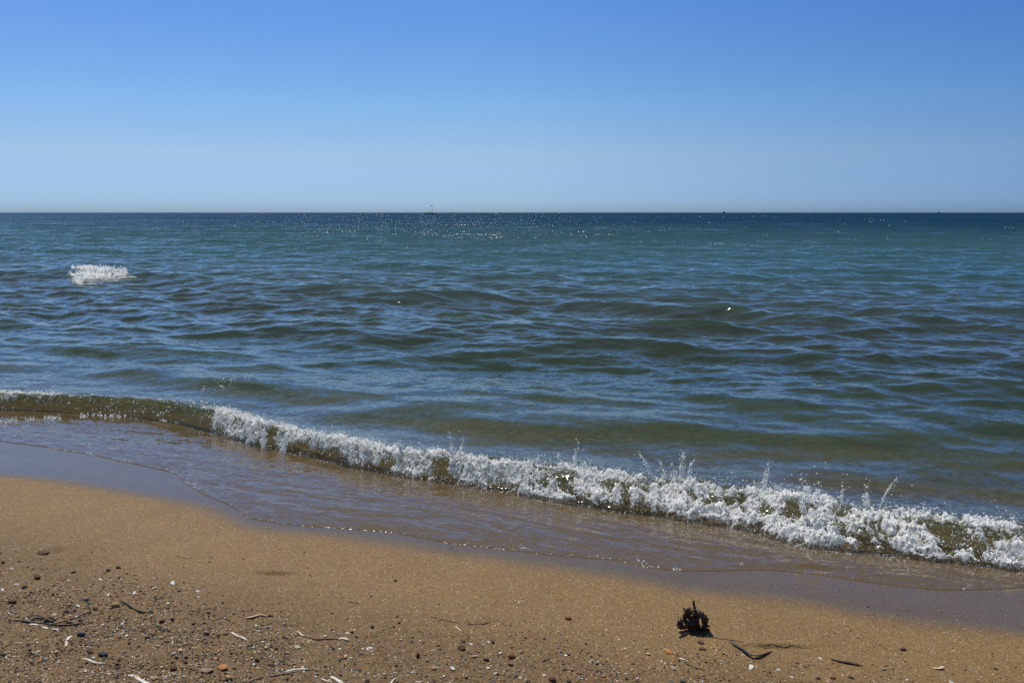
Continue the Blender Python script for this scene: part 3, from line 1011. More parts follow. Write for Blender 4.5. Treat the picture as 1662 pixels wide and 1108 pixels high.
# the larger stones and shells, each with its own label: region, centre, width, height, colour
for q in [
    (1, 275, 135, 75, 45, 'red brown', 'red brown stone half sunk in a shallow dent, highest up the left beach'),
    (1, 520, 670, 72, 54, 'blue grey', 'rounded blue grey pebble beside the short white stick, biggest on the left'),
    (1, 745, 486, 58, 42, 'tan', 'tan pebble with a shaded belly just left of the green twig'),
    (1, 1155, 768, 40, 26, 'white', 'round white pebble touching an orange one'),
    (1, 1156, 795, 38, 22, 'orange', 'small orange pebble touching the round white pebble'),
    (1, 1030, 698, 48, 26, 'tan', 'flat pale tan pebble right of a dark one in the left corner'),
    (1, 945, 695, 42, 28, 'dark grey', 'dark grey pebble beside the flat pale tan pebble'),
    (1, 1325, 662, 56, 40, 'pinkish brown', 'pinkish brown pebble left of the pointed white shell sliver'),
    (1, 668, 795, 60, 32, 'blue grey', 'dark blue grey oval pebble above the white and brown twig'),
    (1, 585, 775, 45, 26, 'red brown', 'dark red oval pebble left of the dark blue grey oval'),
    (1, 85, 457, 56, 26, 'red brown', 'long red brown pebble above the white curl at far left'),
    (1, 240, 302, 44, 26, 'red brown', 'red brown pebble standing alone below the shallow dent'),
    (1, 1430, 890, 74, 32, 'orange', 'long orange tan pebble on a dark patch above the bottom edge'),
    (1, 1470, 955, 58, 36, 'tan', 'tan pebble at the bottom edge under the long orange tan pebble'),
    (1, 1110, 870, 56, 50, 'red brown', 'knobbly red brown stone between the two white twigs at bottom left'),
    (1, 1120, 920, 32, 26, 'cream', 'small cream yellow pebble just under the knobbly red brown stone'),
    (1, 990, 948, 52, 30, 'tan', 'tan pebble right of the lowest white stick'),
    (1, 1325, 912, 92, 26, 'pinkish brown', 'flat pinkish stone left of the long orange tan pebble'),
    (1, 1645, 825, 40, 32, 'brown', 'dark brown stone on the edge of the left corner shingle'),
    (1, 695, 260, 40, 24, 'dark grey', 'dark grey pebble high in the left shingle, left of a similar one'),
    (1, 765, 241, 36, 22, 'dark grey', 'dark grey pebble highest in the left shingle'),
    (1, 545, 437, 52, 34, 'grey', 'pale grey angular stone above the dark seagrass tangle'),
    (1, 610, 502, 38, 26, 'red brown', 'dark red pebble just left of the tan pebble with shaded belly'),
    (1, 1040, 580, 48, 42, 'brick red', 'brick red stone touching the lower bend of the green twig'),
    (1, 345, 537, 40, 22, 'cream', 'flat cream pebble above the dark seagrass tangle'),
    (1, 155, 362, 44, 26, 'dark grey', 'dark grey pebble among light chips at far left'),
    (1, 10, 792, 44, 40, 'brown', 'dark brown stone cut by the left edge of the photo'),
    (2, 810, 617, 40, 24, 'dark grey', 'dark grey pebble alone above the middle shingle'),
    (2, 972, 553, 32, 18, 'brown', 'dark brown pebble topmost of three above the middle shingle'),
    (2, 945, 614, 24, 22, 'dark grey', 'small dark pebble lowest of three above the middle shingle'),
    (2, 955, 327, 34, 14, 'dark grey', 'flat black pebble alone on the smooth sand near the water'),
    (2, 1380, 748, 60, 32, 'red brown', 'red brown pebble with a tan end in the middle shingle'),
    (2, 1540, 822, 60, 28, 'brown', 'dark reddish flat stone near the right of the middle shingle'),
    (2, 1205, 890, 46, 30, 'tan', 'yellow tan pebble in the middle shingle near the bottom'),
    (2, 1460, 808, 56, 26, 'tan', 'flat tan pebble just left of the dark reddish flat stone'),
    (2, 165, 854, 40, 20, 'dark grey', 'dark oval pebble above the long brown blade at the bottom'),
    (2, 325, 746, 50, 22, 'cream', 'flat cream stone below the twig with white ends'),
    (3, 408, 560, 52, 26, 'brick red', 'brick red flat pebble alone on smooth sand left of the seaweed'),
    (3, 40, 794, 62, 42, 'brick red', 'brick red knobbly stone right of the bottom middle'),
    (3, 35, 860, 48, 24, 'brown', 'brown pebble just below the brick red knobbly stone'),
    (3, 1048, 776, 70, 24, 'orange', 'flat orange red pebble below the seaweed clump'),
    (3, 1255, 717, 48, 20, 'red brown', 'small red brown pebble right under the seaweed clump'),
    (3, 1270, 758, 48, 16, 'red brown', 'thin red brown pebble between seaweed clump and dark twig'),
    (3, 300, 962, 56, 26, 'red brown', 'red brown pebble on the bottom edge left of a black one'),
    (3, 410, 968, 34, 28, 'dark grey', 'black pebble on the bottom edge right of a red brown one'),
    (4, 887, 760, 54, 26, 'red brown', 'red brown pebble lying alone on the clean sand at right'),
    (4, 560, 938, 38, 18, 'dark grey', 'black pebble right of a red one near the bottom right'),
    (4, 440, 942, 46, 18, 'brick red', 'flat brick red pebble left of a black one near bottom right'),
    (4, 345, 946, 36, 26, 'pinkish brown', 'pinkish brown pebble under the brown curled leaf at right'),
]:
    pebble(*q)
pebble(2, 1102, 797, 34, 54, 'brown', 'dark brown stone standing on end in the middle shingle', stand=True)
for q in [
    (1, 1110, 338, 62, 20, 'white', 'broken white shell lying alone right of the left shingle'),
    (1, 1268, 392, 42, 20, 'white', 'white shell right of the broken white shell'),
    (1, 1075, 463, 40, 20, 'cream', 'cream shell on the right of the green twig'),
    (1, 60, 530, 34, 46, 'white', 'curled white shell left of the dark seagrass tangle'),
    (1, 15, 380, 40, 20, 'white', 'white shell cut by the left edge of the photo'),
    (1, 75, 242, 34, 16, 'white', 'white shell highest at the far left'),
    (1, 258, 480, 34, 32, 'white', 'small upright white shell above the dark seagrass tangle'),
    (2, 140, 615, 52, 32, 'white', 'bright white shell under the brown leaf with dark end'),
    (2, 85, 642, 46, 28, 'grey', 'grey shell beside the bright white shell'),
    (2, 60, 612, 32, 16, 'white', 'little white shell left of the bright white shell'),
    (2, 505, 684, 40, 20, 'white', 'white shell lying against the twig with white ends'),
    (2, 402, 710, 46, 24, 'cream', 'cream shell under the twig with white ends'),
    (2, 635, 800, 50, 36, 'cream', 'cream broken shell with white chips in the middle shingle'),
    (2, 1225, 726, 50, 28, 'pinkish brown', 'pinkish white shell in the middle shingle'),
    (2, 1325, 886, 56, 30, 'white', 'wide white shell in the lower middle shingle'),
    (2, 1552, 880, 44, 30, 'white', 'white shell above a smaller white one in the middle shingle'),
    (2, 1600, 914, 34, 34, 'white', 'smaller white shell beside a dark pebble in the middle shingle'),
    (2, 1105, 970, 42, 26, 'white', 'white shell on the bottom edge, bottom middle'),
    (2, 1585, 970, 52, 26, 'blue grey', 'bluish shell on the bottom edge right of bottom middle'),
    (3, 918, 784, 48, 16, 'cream', 'flat cream shell left of the flat orange red pebble'),
    (3, 1005, 664, 24, 18, 'white', 'tiny bright white shell left of the seaweed clump'),
    (3, 1072, 868, 28, 30, 'white', 'white shell with a dark pebble below the flat orange red pebble'),
    (3, 1580, 872, 62, 28, 'white', 'white broken shell under the dark curved blade at right'),
    (3, 1065, 975, 54, 24, 'blue grey', 'bluish white shell on the bottom edge below the seaweed'),
    (4, 1120, 884, 76, 24, 'cream', 'cream shell lying alone near the bottom right corner'),
    (4, 358, 814, 34, 14, 'white', 'white shell left of the brown curled leaf'),
    (4, 1195, 972, 34, 16, 'white', 'white shell on the bottom edge near the right corner'),
]:
    pebble(*q, shell=True)

# smaller ones that nothing tells apart
for q in [(1, 470, 268, 52, 18, 'dark grey'), (1, 815, 276, 30, 14, 'dark grey'), (1, 768, 302, 26, 14, 'dark grey'), (1, 200, 402, 36, 18, 'dark grey'), (1, 340, 410, 36, 26, 'brown'),
          (1, 875, 314, 40, 16, 'tan'), (1, 880, 402, 40, 20, 'orange'), (1, 1150, 385, 40, 16, 'dark grey'), (1, 1180, 336, 26, 12, 'dark grey'), (1, 955, 458, 36, 18, 'tan'), (1, 1075, 496, 40, 20, 'brown'),
          (1, 1105, 570, 50, 26, 'dark grey'), (1, 770, 588, 36, 16, 'pinkish brown'), (1, 735, 570, 32, 18, 'dark grey'), (1, 920, 640, 34, 18, 'dark grey'), (1, 830, 722, 30, 18, 'red brown'), (1, 725, 802, 34, 14, 'grey'),
          (1, 1330, 725, 40, 22, 'dark grey'), (1, 1240, 600, 34, 26, 'dark grey'), (1, 275, 828, 32, 22, 'dark grey'), (1, 685, 672, 36, 24, 'grey'), (1, 1165, 465, 26, 14, 'brown'), (1, 1400, 832, 30, 20, 'dark grey'),
          (1, 1195, 848, 34, 24, 'dark grey'), (1, 1180, 738, 36, 20, 'dark grey'), (1, 1280, 875, 36, 16, 'red brown'), (1, 1450, 658, 50, 28, 'pinkish brown'), (1, 210, 252, 22, 12, 'dark grey'), (1, 805, 780, 34, 20, 'red brown'),
          (1, 120, 200, 30, 12, 'dark grey'), (1, 20, 210, 40, 24, 'dark grey'), (1, 10, 150, 22, 20, 'red brown'), (1, 590, 145, 18, 10, 'dark grey'), (1, 1560, 182, 24, 12, 'dark grey'), (1, 1358, 175, 18, 10, 'dark grey'),
          (2, 465, 412, 16, 14, 'dark grey'), (2, 555, 533, 44, 12, 'dark grey'), (2, 980, 592, 34, 12, 'dark grey'), (2, 1165, 560, 24, 12, 'dark grey'), (2, 1240, 756, 34, 14, 'dark grey'), (2, 1583, 718, 34, 22, 'dark grey'),
          (2, 910, 252, 16, 8, 'brown'), (2, 35, 505, 20, 14, 'dark grey'), (2, 222, 526, 18, 10, 'dark grey'), (2, 168, 478, 18, 8, 'dark grey'), (2, 725, 888, 44, 22, 'blue grey'), (2, 1000, 684, 28, 14, 'cream'), (2, 1060, 712, 36, 18, 'blue grey'),
          (2, 1135, 714, 30, 18, 'brick red'), (2, 600, 828, 34, 20, 'blue grey'), (2, 960, 852, 34, 22, 'brown'), (2, 1240, 860, 40, 14, 'grey'), (2, 1400, 826, 44, 16, 'grey'), (2, 1615, 930, 38, 22, 'dark grey'), (2, 240, 685, 34, 26, 'dark grey'),
          (2, 30, 762, 26, 12, 'dark grey'), (2, 30, 916, 26, 8, 'dark grey'), (2, 780, 965, 44, 22, 'dark grey'), (2, 1410, 945, 34, 18, 'brown'), (2, 1107, 648, 16, 12, 'dark grey'), (2, 705, 688, 34, 22, 'brown'),
          (3, 475, 558, 22, 10, 'dark grey'), (3, 418, 588, 16, 8, 'dark grey'), (3, 905, 753, 24, 14, 'dark grey'), (3, 830, 700, 30, 12, 'brown'), (3, 600, 790, 26, 12, 'red brown'), (3, 372, 855, 30, 20, 'brown'), (3, 1105, 798, 28, 12, 'dark grey'),
          (3, 1118, 832, 26, 20, 'red brown'), (3, 20, 922, 38, 16, 'tan'), (3, 150, 975, 40, 16, 'red brown'), (3, 540, 971, 58, 14, 'brick red'), (3, 615, 904, 32, 12, 'dark grey'), (3, 690, 946, 30, 14, 'brown'), (3, 820, 858, 44, 14, 'red brown'), (3, 1275, 930, 34, 14, 'brown'),
          (3, 255, 822, 32, 24, 'grey'), (3, 950, 624, 16, 8, 'dark grey'), (3, 245, 606, 14, 8, 'brown'), (3, 1020, 880, 28, 12, 'brown'), (3, 1140, 968, 60, 22, 'blue grey'), (3, 1235, 790, 34, 10, 'dark grey'),
          (4, 207, 862, 24, 10, 'dark grey'), (4, 900, 836, 22, 10, 'dark grey'), (4, 1610, 875, 22, 10, 'dark grey'), (4, 1480, 887, 40, 12, 'dark grey'), (4, 1460, 790, 20, 8, 'dark grey'), (4, 850, 543, 14, 8, 'dark grey'), (4, 40, 905, 26, 18, 'red brown'),
          (4, 240, 968, 28, 14, 'brick red'), (4, 52, 652, 12, 8, 'dark grey'), (4, 245, 908, 30, 18, 'cream'), (4, 143, 842, 26, 10, 'orange'), (4, 190, 883, 24, 12, 'cream'), (4, 1625, 750, 18, 8, 'dark grey'), (4, 70, 930, 40, 10, 'brown')]:
    pebble(*q)
for q in [(1, 645, 320, 38, 14, 'white'), (1, 105, 345, 34, 20, 'white'), (1, 95, 130, 30, 12, 'white'), (1, 860, 392, 36, 18, 'white'), (1, 983, 372, 26, 12, 'white'), (1, 1275, 432, 24, 12, 'white'), (1, 695, 410, 34, 18, 'white'), (1, 372, 450, 22, 16, 'cream'),
          (1, 600, 672, 24, 20, 'white'), (1, 785, 657, 34, 14, 'cream'), (1, 360, 768, 36, 18, 'cream'), (1, 1118, 622, 34, 18, 'white'), (1, 1095, 728, 26, 20, 'white'), (1, 1118, 802, 36, 16, 'white'), (1, 865, 812, 18, 14, 'white'), (1, 1640, 615, 36, 12, 'cream'), (1, 1652, 642, 24, 22, 'white'),
          (1, 500, 484, 40, 16, 'white'), (1, 820, 436, 30, 14, 'cream'), (1, 438, 318, 26, 10, 'white'), (2, 130, 668, 30, 12, 'white'), (2, 648, 661, 32, 14, 'white'), (2, 670, 818, 34, 22, 'white'), (2, 790, 752, 60, 20, 'white'), (2, 748, 752, 26, 14, 'white'), (2, 1015, 574, 18, 12, 'white'),
          (2, 1440, 720, 36, 16, 'white'), (2, 1555, 716, 34, 14, 'white'), (2, 1630, 785, 34, 14, 'white'), (2, 675, 885, 24, 12, 'white'), (2, 362, 880, 26, 12, 'white'), (2, 200, 660, 30, 12, 'white'), (2, 822, 940, 20, 10, 'white'), (2, 955, 805, 20, 10, 'white'), (2, 98, 426, 12, 10, 'white'),
          (3, 670, 762, 24, 14, 'white'), (3, 728, 692, 24, 10, 'white'), (3, 108, 794, 14, 12, 'white'), (3, 60, 685, 24, 14, 'white'), (3, 595, 842, 22, 10, 'white'), (3, 545, 842, 22, 10, 'white'), (3, 770, 752, 26, 8, 'white'), (3, 1160, 787, 20, 14, 'white'), (3, 120, 910, 56, 10, 'cream'), (3, 95, 950, 32, 10, 'white'), (3, 250, 934, 36, 12, 'white'), (3, 490, 946, 36, 8, 'white'),
          (3, 850, 955, 36, 12, 'white'), (3, 1265, 975, 28, 12, 'white'), (3, 1390, 840, 36, 16, 'white'), (3, 1530, 860, 16, 14, 'white'), (4, 90, 885, 36, 12, 'white'), (4, 175, 932, 38, 18, 'white'), (4, 1130, 942, 16, 6, 'white'), (4, 1315, 828, 12, 8, 'white'), (4, 1150, 653, 14, 6, 'white'), (4, 1220, 545, 14, 8, 'white'), (4, 870, 904, 22, 8, 'cream')]:
    pebble(*q, shell=True)


def shingle_density(px, py):
    yb = np.interp(px, [-300, 0, 200, 330, 430, 600, 800, 1000, 1200, 1350, 1500, 1900], [895, 900, 915, 945, 985, 1000, 1000, 1025, 1040, 1062, 1085, 1120])
    t = np.clip((py - yb) / 70.0, 0, 1)
    return t * (.55 + .9 * pnoise(px * .012, py * .03, 301))


names = list(COL)
wts = np.array([.26, .08, .12, .1, .04, .02, .06, .08, .14, .08, .02]); wts /= wts.sum()
k_ = 0
while k_ < 95:
    px, py = rng.uniform(0, 1662), rng.uniform(900, 1107)
    if rng.uniform() > shingle_density(px, py): continue
    sz = rng.uniform(4, 8)
    pebble(0, px, py, sz, sz * rng.uniform(.4, .65), names[rng.choice(len(names), p=wts)])
    k_ += 1

# the finest grit, far too many to count
n = 170000
px = rng.uniform(-260, 1920, n); py = rng.uniform(885, 1180, n)
keep = rng.uniform(0, 1, n) < np.clip(shingle_density(px, py), 0, 1) * (.85 + .35 * (px < 480)) + .014
px, py = px[keep], py[keep]
x, y = pix(px, py)
r_ = np.clip(rng.lognormal(math.log(.00135), .48, len(x)) * np.where(px < 480, 1.25, 1.0), .0007, .005)
bv, bf = ICO1
V = bv[None] * (r_[:, None, None] * (1 + .3 * rng.uniform(-1, 1, (len(x), 1, 3)))) * np.array([1.1, 1, .62]) * (1 + .2 * rng.uniform(-1, 1, (len(x), len(bv), 1)))
V = V + np.stack([x, y, sand_z(x, y) + r_ * .25], 1)[:, None, :]
F = bf[None] + (np.arange(len(x)) * len(bv))[:, None, None]
t_ = NT('mixed_grit')
ca = t_.n('Attribute', attribute_name='tint').outputs['Color']
M_GRIT = t_.done(t_.n('BsdfPrincipled', {'Base Color': ca, 'Roughness': .55, 'Specular IOR Level': .3}).outputs[0])
o = mesh_obj('grit', V.reshape(-1, 3), F.reshape(-1, 3), M_GRIT)
pal = np.array([COL[c_] for c_ in names])
gw = np.array([.24, .08, .12, .11, .03, .07, .10, .08, .12, .03, .02]); gw /= gw.sum()
ti = pal[rng.choice(len(names), len(x), p=gw)] * rng.uniform(.7, 1.3, (len(x), 1))
cattr(o, 'tint', np.repeat(np.clip(ti, 0, .85), len(bv), axis=0))
tag(o, 'fine mixed shingle grit scattered over the lower beach', 'grit', kind='stuff')

# ------------------------------------------------------------------ leaves, twigs and roots lying on the sand
M_BLEACH_HILITE = strip_mat('bleached_leaf_and_highlight', (.72, .66, .58), (.45, .34, .24), (.80, .77, .72))  # also colours the highlight strip on the long brown blade
M_BROWNLEAF = strip_mat('brown_dry_leaf', (.10, .045, .02), (.055, .025, .014), (.20, .11, .06))
M_TANLEAF = strip_mat('tan_dry_leaf', (.30, .16, .07), (.48, .33, .19), (.6, .48, .33))
M_DARKGRASS = strip_mat('dark_seagrass', (.035, .024, .018), (.085, .058, .045), (.17, .14, .13), .4)
M_GREENTWIG = strip_mat('green_grey_twig', (.055, .055, .03), (.09, .08, .045), (.03, .028, .018))
M_ROOT = strip_mat('thin_root', (.10, .052, .026), (.16, .09, .045), (.06, .03, .015))


def lay(reg, pts, w, h=None, lift=.2, arch=0.0, **kw):
    """a strip lying along image points, widths in metres"""
    h = h or w
    P_ = []
    for i, (zx, zy) in enumerate(pts):
        x_, y_, z_, _, _ = at(reg, zx, zy)
        P_.append((x_, y_, z_ + h * (lift + .5) + arch * math.sin(math.pi * i / (len(pts) - 1))))
    return tube(P_, w, h, **kw)


def strand(name, label, cat, mat, reg, pts, w, h=None, extra=(), parent=None, group=None, **kw):
    v_, f_ = join([lay(reg, pts, w, h, **kw)] + [lay(reg, e, ew, eh) for e, ew, eh in extra])
    o_ = mesh_obj(name, v_, f_, mat, parent)
    if label: tag(o_, label, cat, group)
    return o_


G_LV = 'dry leaves and twigs washed up on the sand'
strand('twig', 'forked green grey twig lying across the left shingle', 'twig', M_GREENTWIG, 1, [(768, 448), (815, 480), (870, 512), (930, 527), (985, 536)], .0036, None,
       extra=[([(980, 534), (1000, 580), (1010, 622), (1045, 642)], .0026, None), ([(940, 524), (985, 516)], .0022, None), ([(795, 466), (770, 470)], .0015, None)], group=G_LV, n=50, bump=.15, seed=4)
strand('root_strand', 'thin brown root running right from the green twig', 'root', M_ROOT, 1, [(1080, 518), (1150, 520), (1220, 518), (1290, 522), (1350, 500), (1450, 500), (1560, 512), (1640, 525)], .0013, None, group=G_LV, n=80, bump=.2, seed=5)
strand('dry_seagrass', 'pointed white dry blade with a reddish tip', 'leaf', M_BLEACH_HILITE, 1, [(1488, 652), (1520, 668), (1555, 685), (1592, 708)], .0045, .0025, group=G_LV, bump=.1, seed=6, ends=(.8, .05))
strand('dry_seagrass', 'short white dry blade beside the blue grey pebble', 'leaf', M_BLEACH_HILITE, 1, [(462, 688), (440, 710), (428, 735), (425, 752)], .0048, .0022, group=G_LV, bump=.06, seed=7, ends=(.9, .7))
tw = strand('twig', 'long white twig with a looped brown end above the bottom left', 'twig', M_BLEACH_HILITE, 1, [(522, 825), (560, 832), (600, 848), (640, 848), (680, 845)], .0036, .0024, group=G_LV, bump=.12, seed=8)
strand('twig_loop', None, None, M_ROOT, 1, [(680, 845), (730, 848), (775, 864), (740, 868), (690, 856), (640, 850)], .0013, None, parent=tw, n=50)
strand('dry_seagrass', 'wide bleached blade running off the bottom edge at left', 'leaf', M_BLEACH_HILITE, 1, [(822, 914), (860, 930), (900, 962), (950, 990), (1010, 1010)], .0062, .0022, group=G_LV, bump=.06, seed=9)
lf = strand('dry_leaf', 'tan curled leaf with a dark end below a faint root', 'leaf', M_TANLEAF, 2, [(-20, 570), (40, 566), (90, 552), (140, 552)], .0055, .002, group=G_LV, arch=.004, seed=10, ends=(.1, .8))
strand('leaf_tip', None, None, M_BROWNLEAF, 2, [(136, 552), (155, 548), (170, 558)], .0058, .0035, parent=lf, n=14, seed=11)
tw = strand('twig', 'curved brown twig with white ends beside a white shell', 'twig', M_BROWNLEAF, 2, [(325, 668), (370, 678), (430, 700), (500, 708), (560, 704), (610, 708)], .0030, .0022, group=G_LV, bump=.15, seed=12)
strand('twig_end', None, None, M_BLEACH_HILITE, 2, [(318, 652), (340, 658), (352, 674), (378, 680)], .0035, .0028, parent=tw, n=20, bump=.1, seed=13)
strand('twig_end', None, None, M_BLEACH_HILITE, 2, [(590, 704), (625, 708), (662, 712)], .0052, .0030, parent=tw, n=16, bump=.1, seed=14)
strand('root_strand', 'thin dark root left of the middle, above the shingle', 'root', M_ROOT, 2, [(1180, 552), (1250, 572), (1330, 586), (1430, 596), (1520, 590), (1570, 582)], .0016, None, group=G_LV, n=60, bump=.25, seed=15)
strand('straw', 'short pale straw under the thin dark root', 'straw', M_BLEACH_HILITE, 2, [(1340, 614), (1358, 628), (1382, 648)], .0022, .0014, group=G_LV, seed=16)
lf = strand('dry_leaf', 'long brown blade with a painted white highlight on the bottom edge', 'leaf', M_BROWNLEAF, 2, [(-20, 985), (60, 962), (130, 940), (210, 926), (300, 914), (440, 896)], .0075, .0022, group=G_LV, n=60, seed=17, ends=(.4, .05))
strand('painted_highlight', None, None, M_BLEACH_HILITE, 2, [(240, 916), (300, 908), (350, 904), (395, 900)], .0042, .0024, parent=lf, n=24, lift=.9, seed=18)  # pale strip laid on the blade as its painted highlight
strand('twig', 'bleached forked twig on the bottom edge right of a long blade', 'twig', M_BLEACH_HILITE, 2, [(540, 938), (560, 948), (590, 968), (625, 992)], .0058, .0035, extra=[([(480, 952), (520, 966), (560, 968)], .0032, .0025)], group=G_LV, bump=.12, seed=19)
strand('twig', 'thin white twig upright on the bottom edge, bottom middle', 'twig', M_BLEACH_HILITE, 2, [(925, 995), (945, 975), (968, 958)], .0036, .0025, group=G_LV, bump=.1, seed=20)
strand('dry_seagrass', 'dark bent seagrass blade on the sand right of the seaweed clump', 'leaf', M_DARKGRASS, 3, [(1444, 714), (1490, 742), (1530, 776), (1565, 806), (1605, 818), (1650, 805), (1715, 772)], .0072, .0022, group=G_LV, n=60, arch=.008, seed=21, ends=(.9, .35), twist=.8)
strand('dry_leaf', 'red brown curled dry leaf lying alone at lower right', 'leaf', M_BROWNLEAF, 4, [(432, 822), (480, 838), (530, 850), (580, 860), (636, 872)], .0058, .0034, group=G_LV, n=40, arch=.003, seed=22, ends=(.9, .08), bump=.05,
       extra=[([(540, 842), (590, 850), (636, 870)], .0018, .0015)])
strand('root_strand', 'thin root running right from the seaweed clump', 'root', M_ROOT, 3, [(1310, 680), (1370, 692), (1440, 700), (1500, 712), (1540, 722)], .0014, None, group=G_LV, n=50, bump=.3, seed=23)
tw = strand('twig', 'thin dark twig with a pale end below the red brown pebbles', 'twig', M_ROOT, 3, [(1135, 832), (1170, 856), (1220, 880), (1282, 896)], .0022, None, group=G_LV, n=40, bump=.2, seed=24)
strand('twig_end', None, None, M_BLEACH_HILITE, 3, [(1118, 818), (1138, 830), (1160, 836)], .003, .002, parent=tw, n=14, seed=25)
strand('root_strand', 'faint dark root groove in the sand at right centre', 'root', M_ROOT, 4, [(-20, 730), (50, 726), (120, 735), (190, 732), (250, 742), (330, 752)], .0011, None, group=G_LV, n=50, bump=.4, seed=26, lift=-.4)
strand('straw', 'fine dark straw on smooth sand above the left shingle', 'straw', M_DARKGRASS, 1, [(1130, 166), (1165, 174), (1205, 180)], .0012, None, group=G_LV, seed=27)
strand('straw', 'fine dark straw above the middle shingle', 'straw', M_ROOT, 2, [(650, 458), (685, 464), (730, 470)], .0014, None, group=G_LV, bump=.3, seed=28)

# the dark tangle of seagrass at left
tg = strand('seagrass_tangle', 'flat dark tangle of dried seagrass at the far left', 'seagrass', M_DARKGRASS, 1, [(60, 578), (130, 580), (200, 592), (290, 600), (360, 612), (440, 612), (520, 600), (575, 588)], .0045, .002, group=G_LV, n=60, bump=.2, seed=30, twist=2)
for i, pts in enumerate([[(140, 570), (180, 558), (240, 556), (300, 566)], [(170, 590), (220, 574), (280, 580), (330, 592), (365, 572)], [(215, 604), (270, 596), (310, 574), (350, 568)],
                         [(300, 606), (360, 604), (420, 592), (440, 600), (500, 604)], [(430, 570), (480, 574), (530, 556), (575, 535), (580, 508), (555, 492)], [(410, 522), (445, 530), (485, 522), (470, 512)],
                         [(500, 582), (530, 578), (552, 584)], [(400, 560), (410, 530), (440, 500), (480, 490)]]):
    strand('blade', None, None, M_DARKGRASS, 1, pts, [.005, .005, .005, .004, .0022, .0045, .005, .0012][i], .002, parent=tg, n=30, seed=40 + i, bump=.15, twist=[1.2, -2, 1, 2, 0, .5, .4, 0][i], arch=.006)
for i, pts in enumerate([[(190, 606), (220, 612), (250, 614)], [(270, 622), (310, 630)], [(330, 632), (380, 630)]]):
    strand('bleached_blade', None, None, M_BLEACH_HILITE, 1, pts, .0042, .0022, parent=tg, n=14, seed=60 + i, bump=.1)

# small white ring on the sand
x_, y_, z_, _, _ = at(3, 103, 465)
rg = mesh_obj('shell_ring', *tube([(x_ + .0105 * math.cos(t), y_ + .011 * math.sin(t), z_ + .002) for t in np.linspace(0, 6.0, 14)], .0022, .0018, n=50, k=8, bump=.12, seed=2), M_BLEACH_HILITE)
tag(rg, 'small white broken shell ring on the smooth sand near the water', 'shell')

# ------------------------------------------------------------------ the upright clump of seaweed root
x0, y0, z0, _, _ = at(0, 1126, 1022)
clump = bpy.data.objects.new('seaweed_clump', None); C.objects.link(clump)
clump.location = (x0, y0, z0)
clump.scale = (.93, .93, .95)
tag(clump, 'upright dark brown seaweed clump with a thin stalk standing on the sand', 'seaweed')
M_WEED = strip_mat('dark_seaweed', (.030, .016, .010), (.066, .031, .017), (.13, .060, .028), .34)
M_WEEDB = strip_mat('brown_seaweed', (.10, .035, .014), (.05, .02, .01), (.16, .07, .03), .4)
KZ = .0903 * math.hypot(math.hypot(x0, y0), CAM_H) / FPX
gc = np.random.default_rng(77)


def weed(name, pts, r, mat=M_WEED, dep=.012, bump=.22, seed=0, n=40, flat=1.0, base=800):
    P_ = [((zx - 730) * KZ, dep * gc.uniform(-1, 1), (base - zy) * KZ * 1.08) for zx, zy in pts]
    v_, f_ = tube(P_, 1.2 * r * KZ, 1.2 * r * KZ * flat, n=n, k=12, bump=bump, ends=(.55, .45), seed=seed, wob=.002)
    o_ = mesh_obj(name, v_, f_, mat, clump)
    return o_


def weed_ground(name, pts, r, seed):
    P_ = []
    for zx, zy in pts:
        px, py = 1060 + zx * .0903, 950 + zy * .0903
        xx, yy = pix(np.array([px]), np.array([py]))
        P_.append((float(xx[0]) - x0, float(yy[0]) - y0, float(sand_z(xx, yy)[0]) - z0 + r * KZ * .6))
    v_, f_ = tube(P_, r * KZ, n=30, k=10, bump=.3, seed=seed, wob=.002)
    return mesh_obj(name, v_, f_, M_WEED, clump)


weed('stalk', [(715, 288), (718, 350), (726, 420), (712, 480), (715, 540)], 17, bump=.2, seed=1)
weed('stalk_bud', [(728, 410), (742, 402), (752, 396)], 14, seed=2, n=12)
weed('knob', [(572, 480), (600, 452), (640, 448), (668, 462), (700, 478)], 30, seed=3)
weed('frond', [(650, 462), (605, 530), (566, 582), (585, 640), (640, 668)], 34, seed=4)
weed('cup', [(480, 596), (474, 640), (486, 700), (540, 716), (610, 690), (640, 650)], 44, M_WEEDB, seed=5)
weed('frond', [(700, 470), (690, 560), (700, 640), (690, 730)], 62, seed=6, flat=.7)
weed('frond', [(690, 484), (780, 500), (860, 528), (915, 575), (928, 650), (905, 730), (890, 810)], 48, seed=7)
weed('frond', [(770, 500), (774, 570), (770, 650), (800, 730), (860, 770)], 40, seed=8)
weed('frond', [(820, 480), (850, 510), (900, 540), (935, 590)], 26, seed=9)
weed('frond', [(640, 660), (650, 700), (640, 760), (700, 790), (790, 790)], 24, seed=10)
weed('holdfast', [(690, 770), (760, 780), (850, 800), (920, 806), (985, 796)], 46, seed=11, flat=.7)
weed('rootlet', [(960, 800), (985, 770), (1000, 790)], 22, seed=12, n=14)
weed('rootlet', [(975, 730), (1005, 706)], 14, M_WEEDB, seed=13, n=10)
weed('knob', [(760, 500), (800, 486), (840, 498)], 30, seed=14, n=16)
weed('frond', [(640, 560), (660, 520), (690, 512), (706, 545)], 18, seed=21, n=24, dep=.016)
weed('frond', [(800, 700), (760, 660), (742, 610), (770, 570)], 22, M_WEEDB, seed=22, n=24, dep=.018)
weed('rootlet', [(905, 560), (950, 545), (968, 570)], 12, seed=23, n=14)
weed('rootlet', [(560, 470), (545, 440), (560, 425)], 11, seed=24, n=12)
weed('rootlet', [(860, 520), (880, 480), (870, 455)], 10, seed=25, n=12)
weed_ground('rootlet', [(436, 940), (500, 912), (560, 885), (630, 850), (720, 838), (800, 836), (870, 812)], 19, 15)
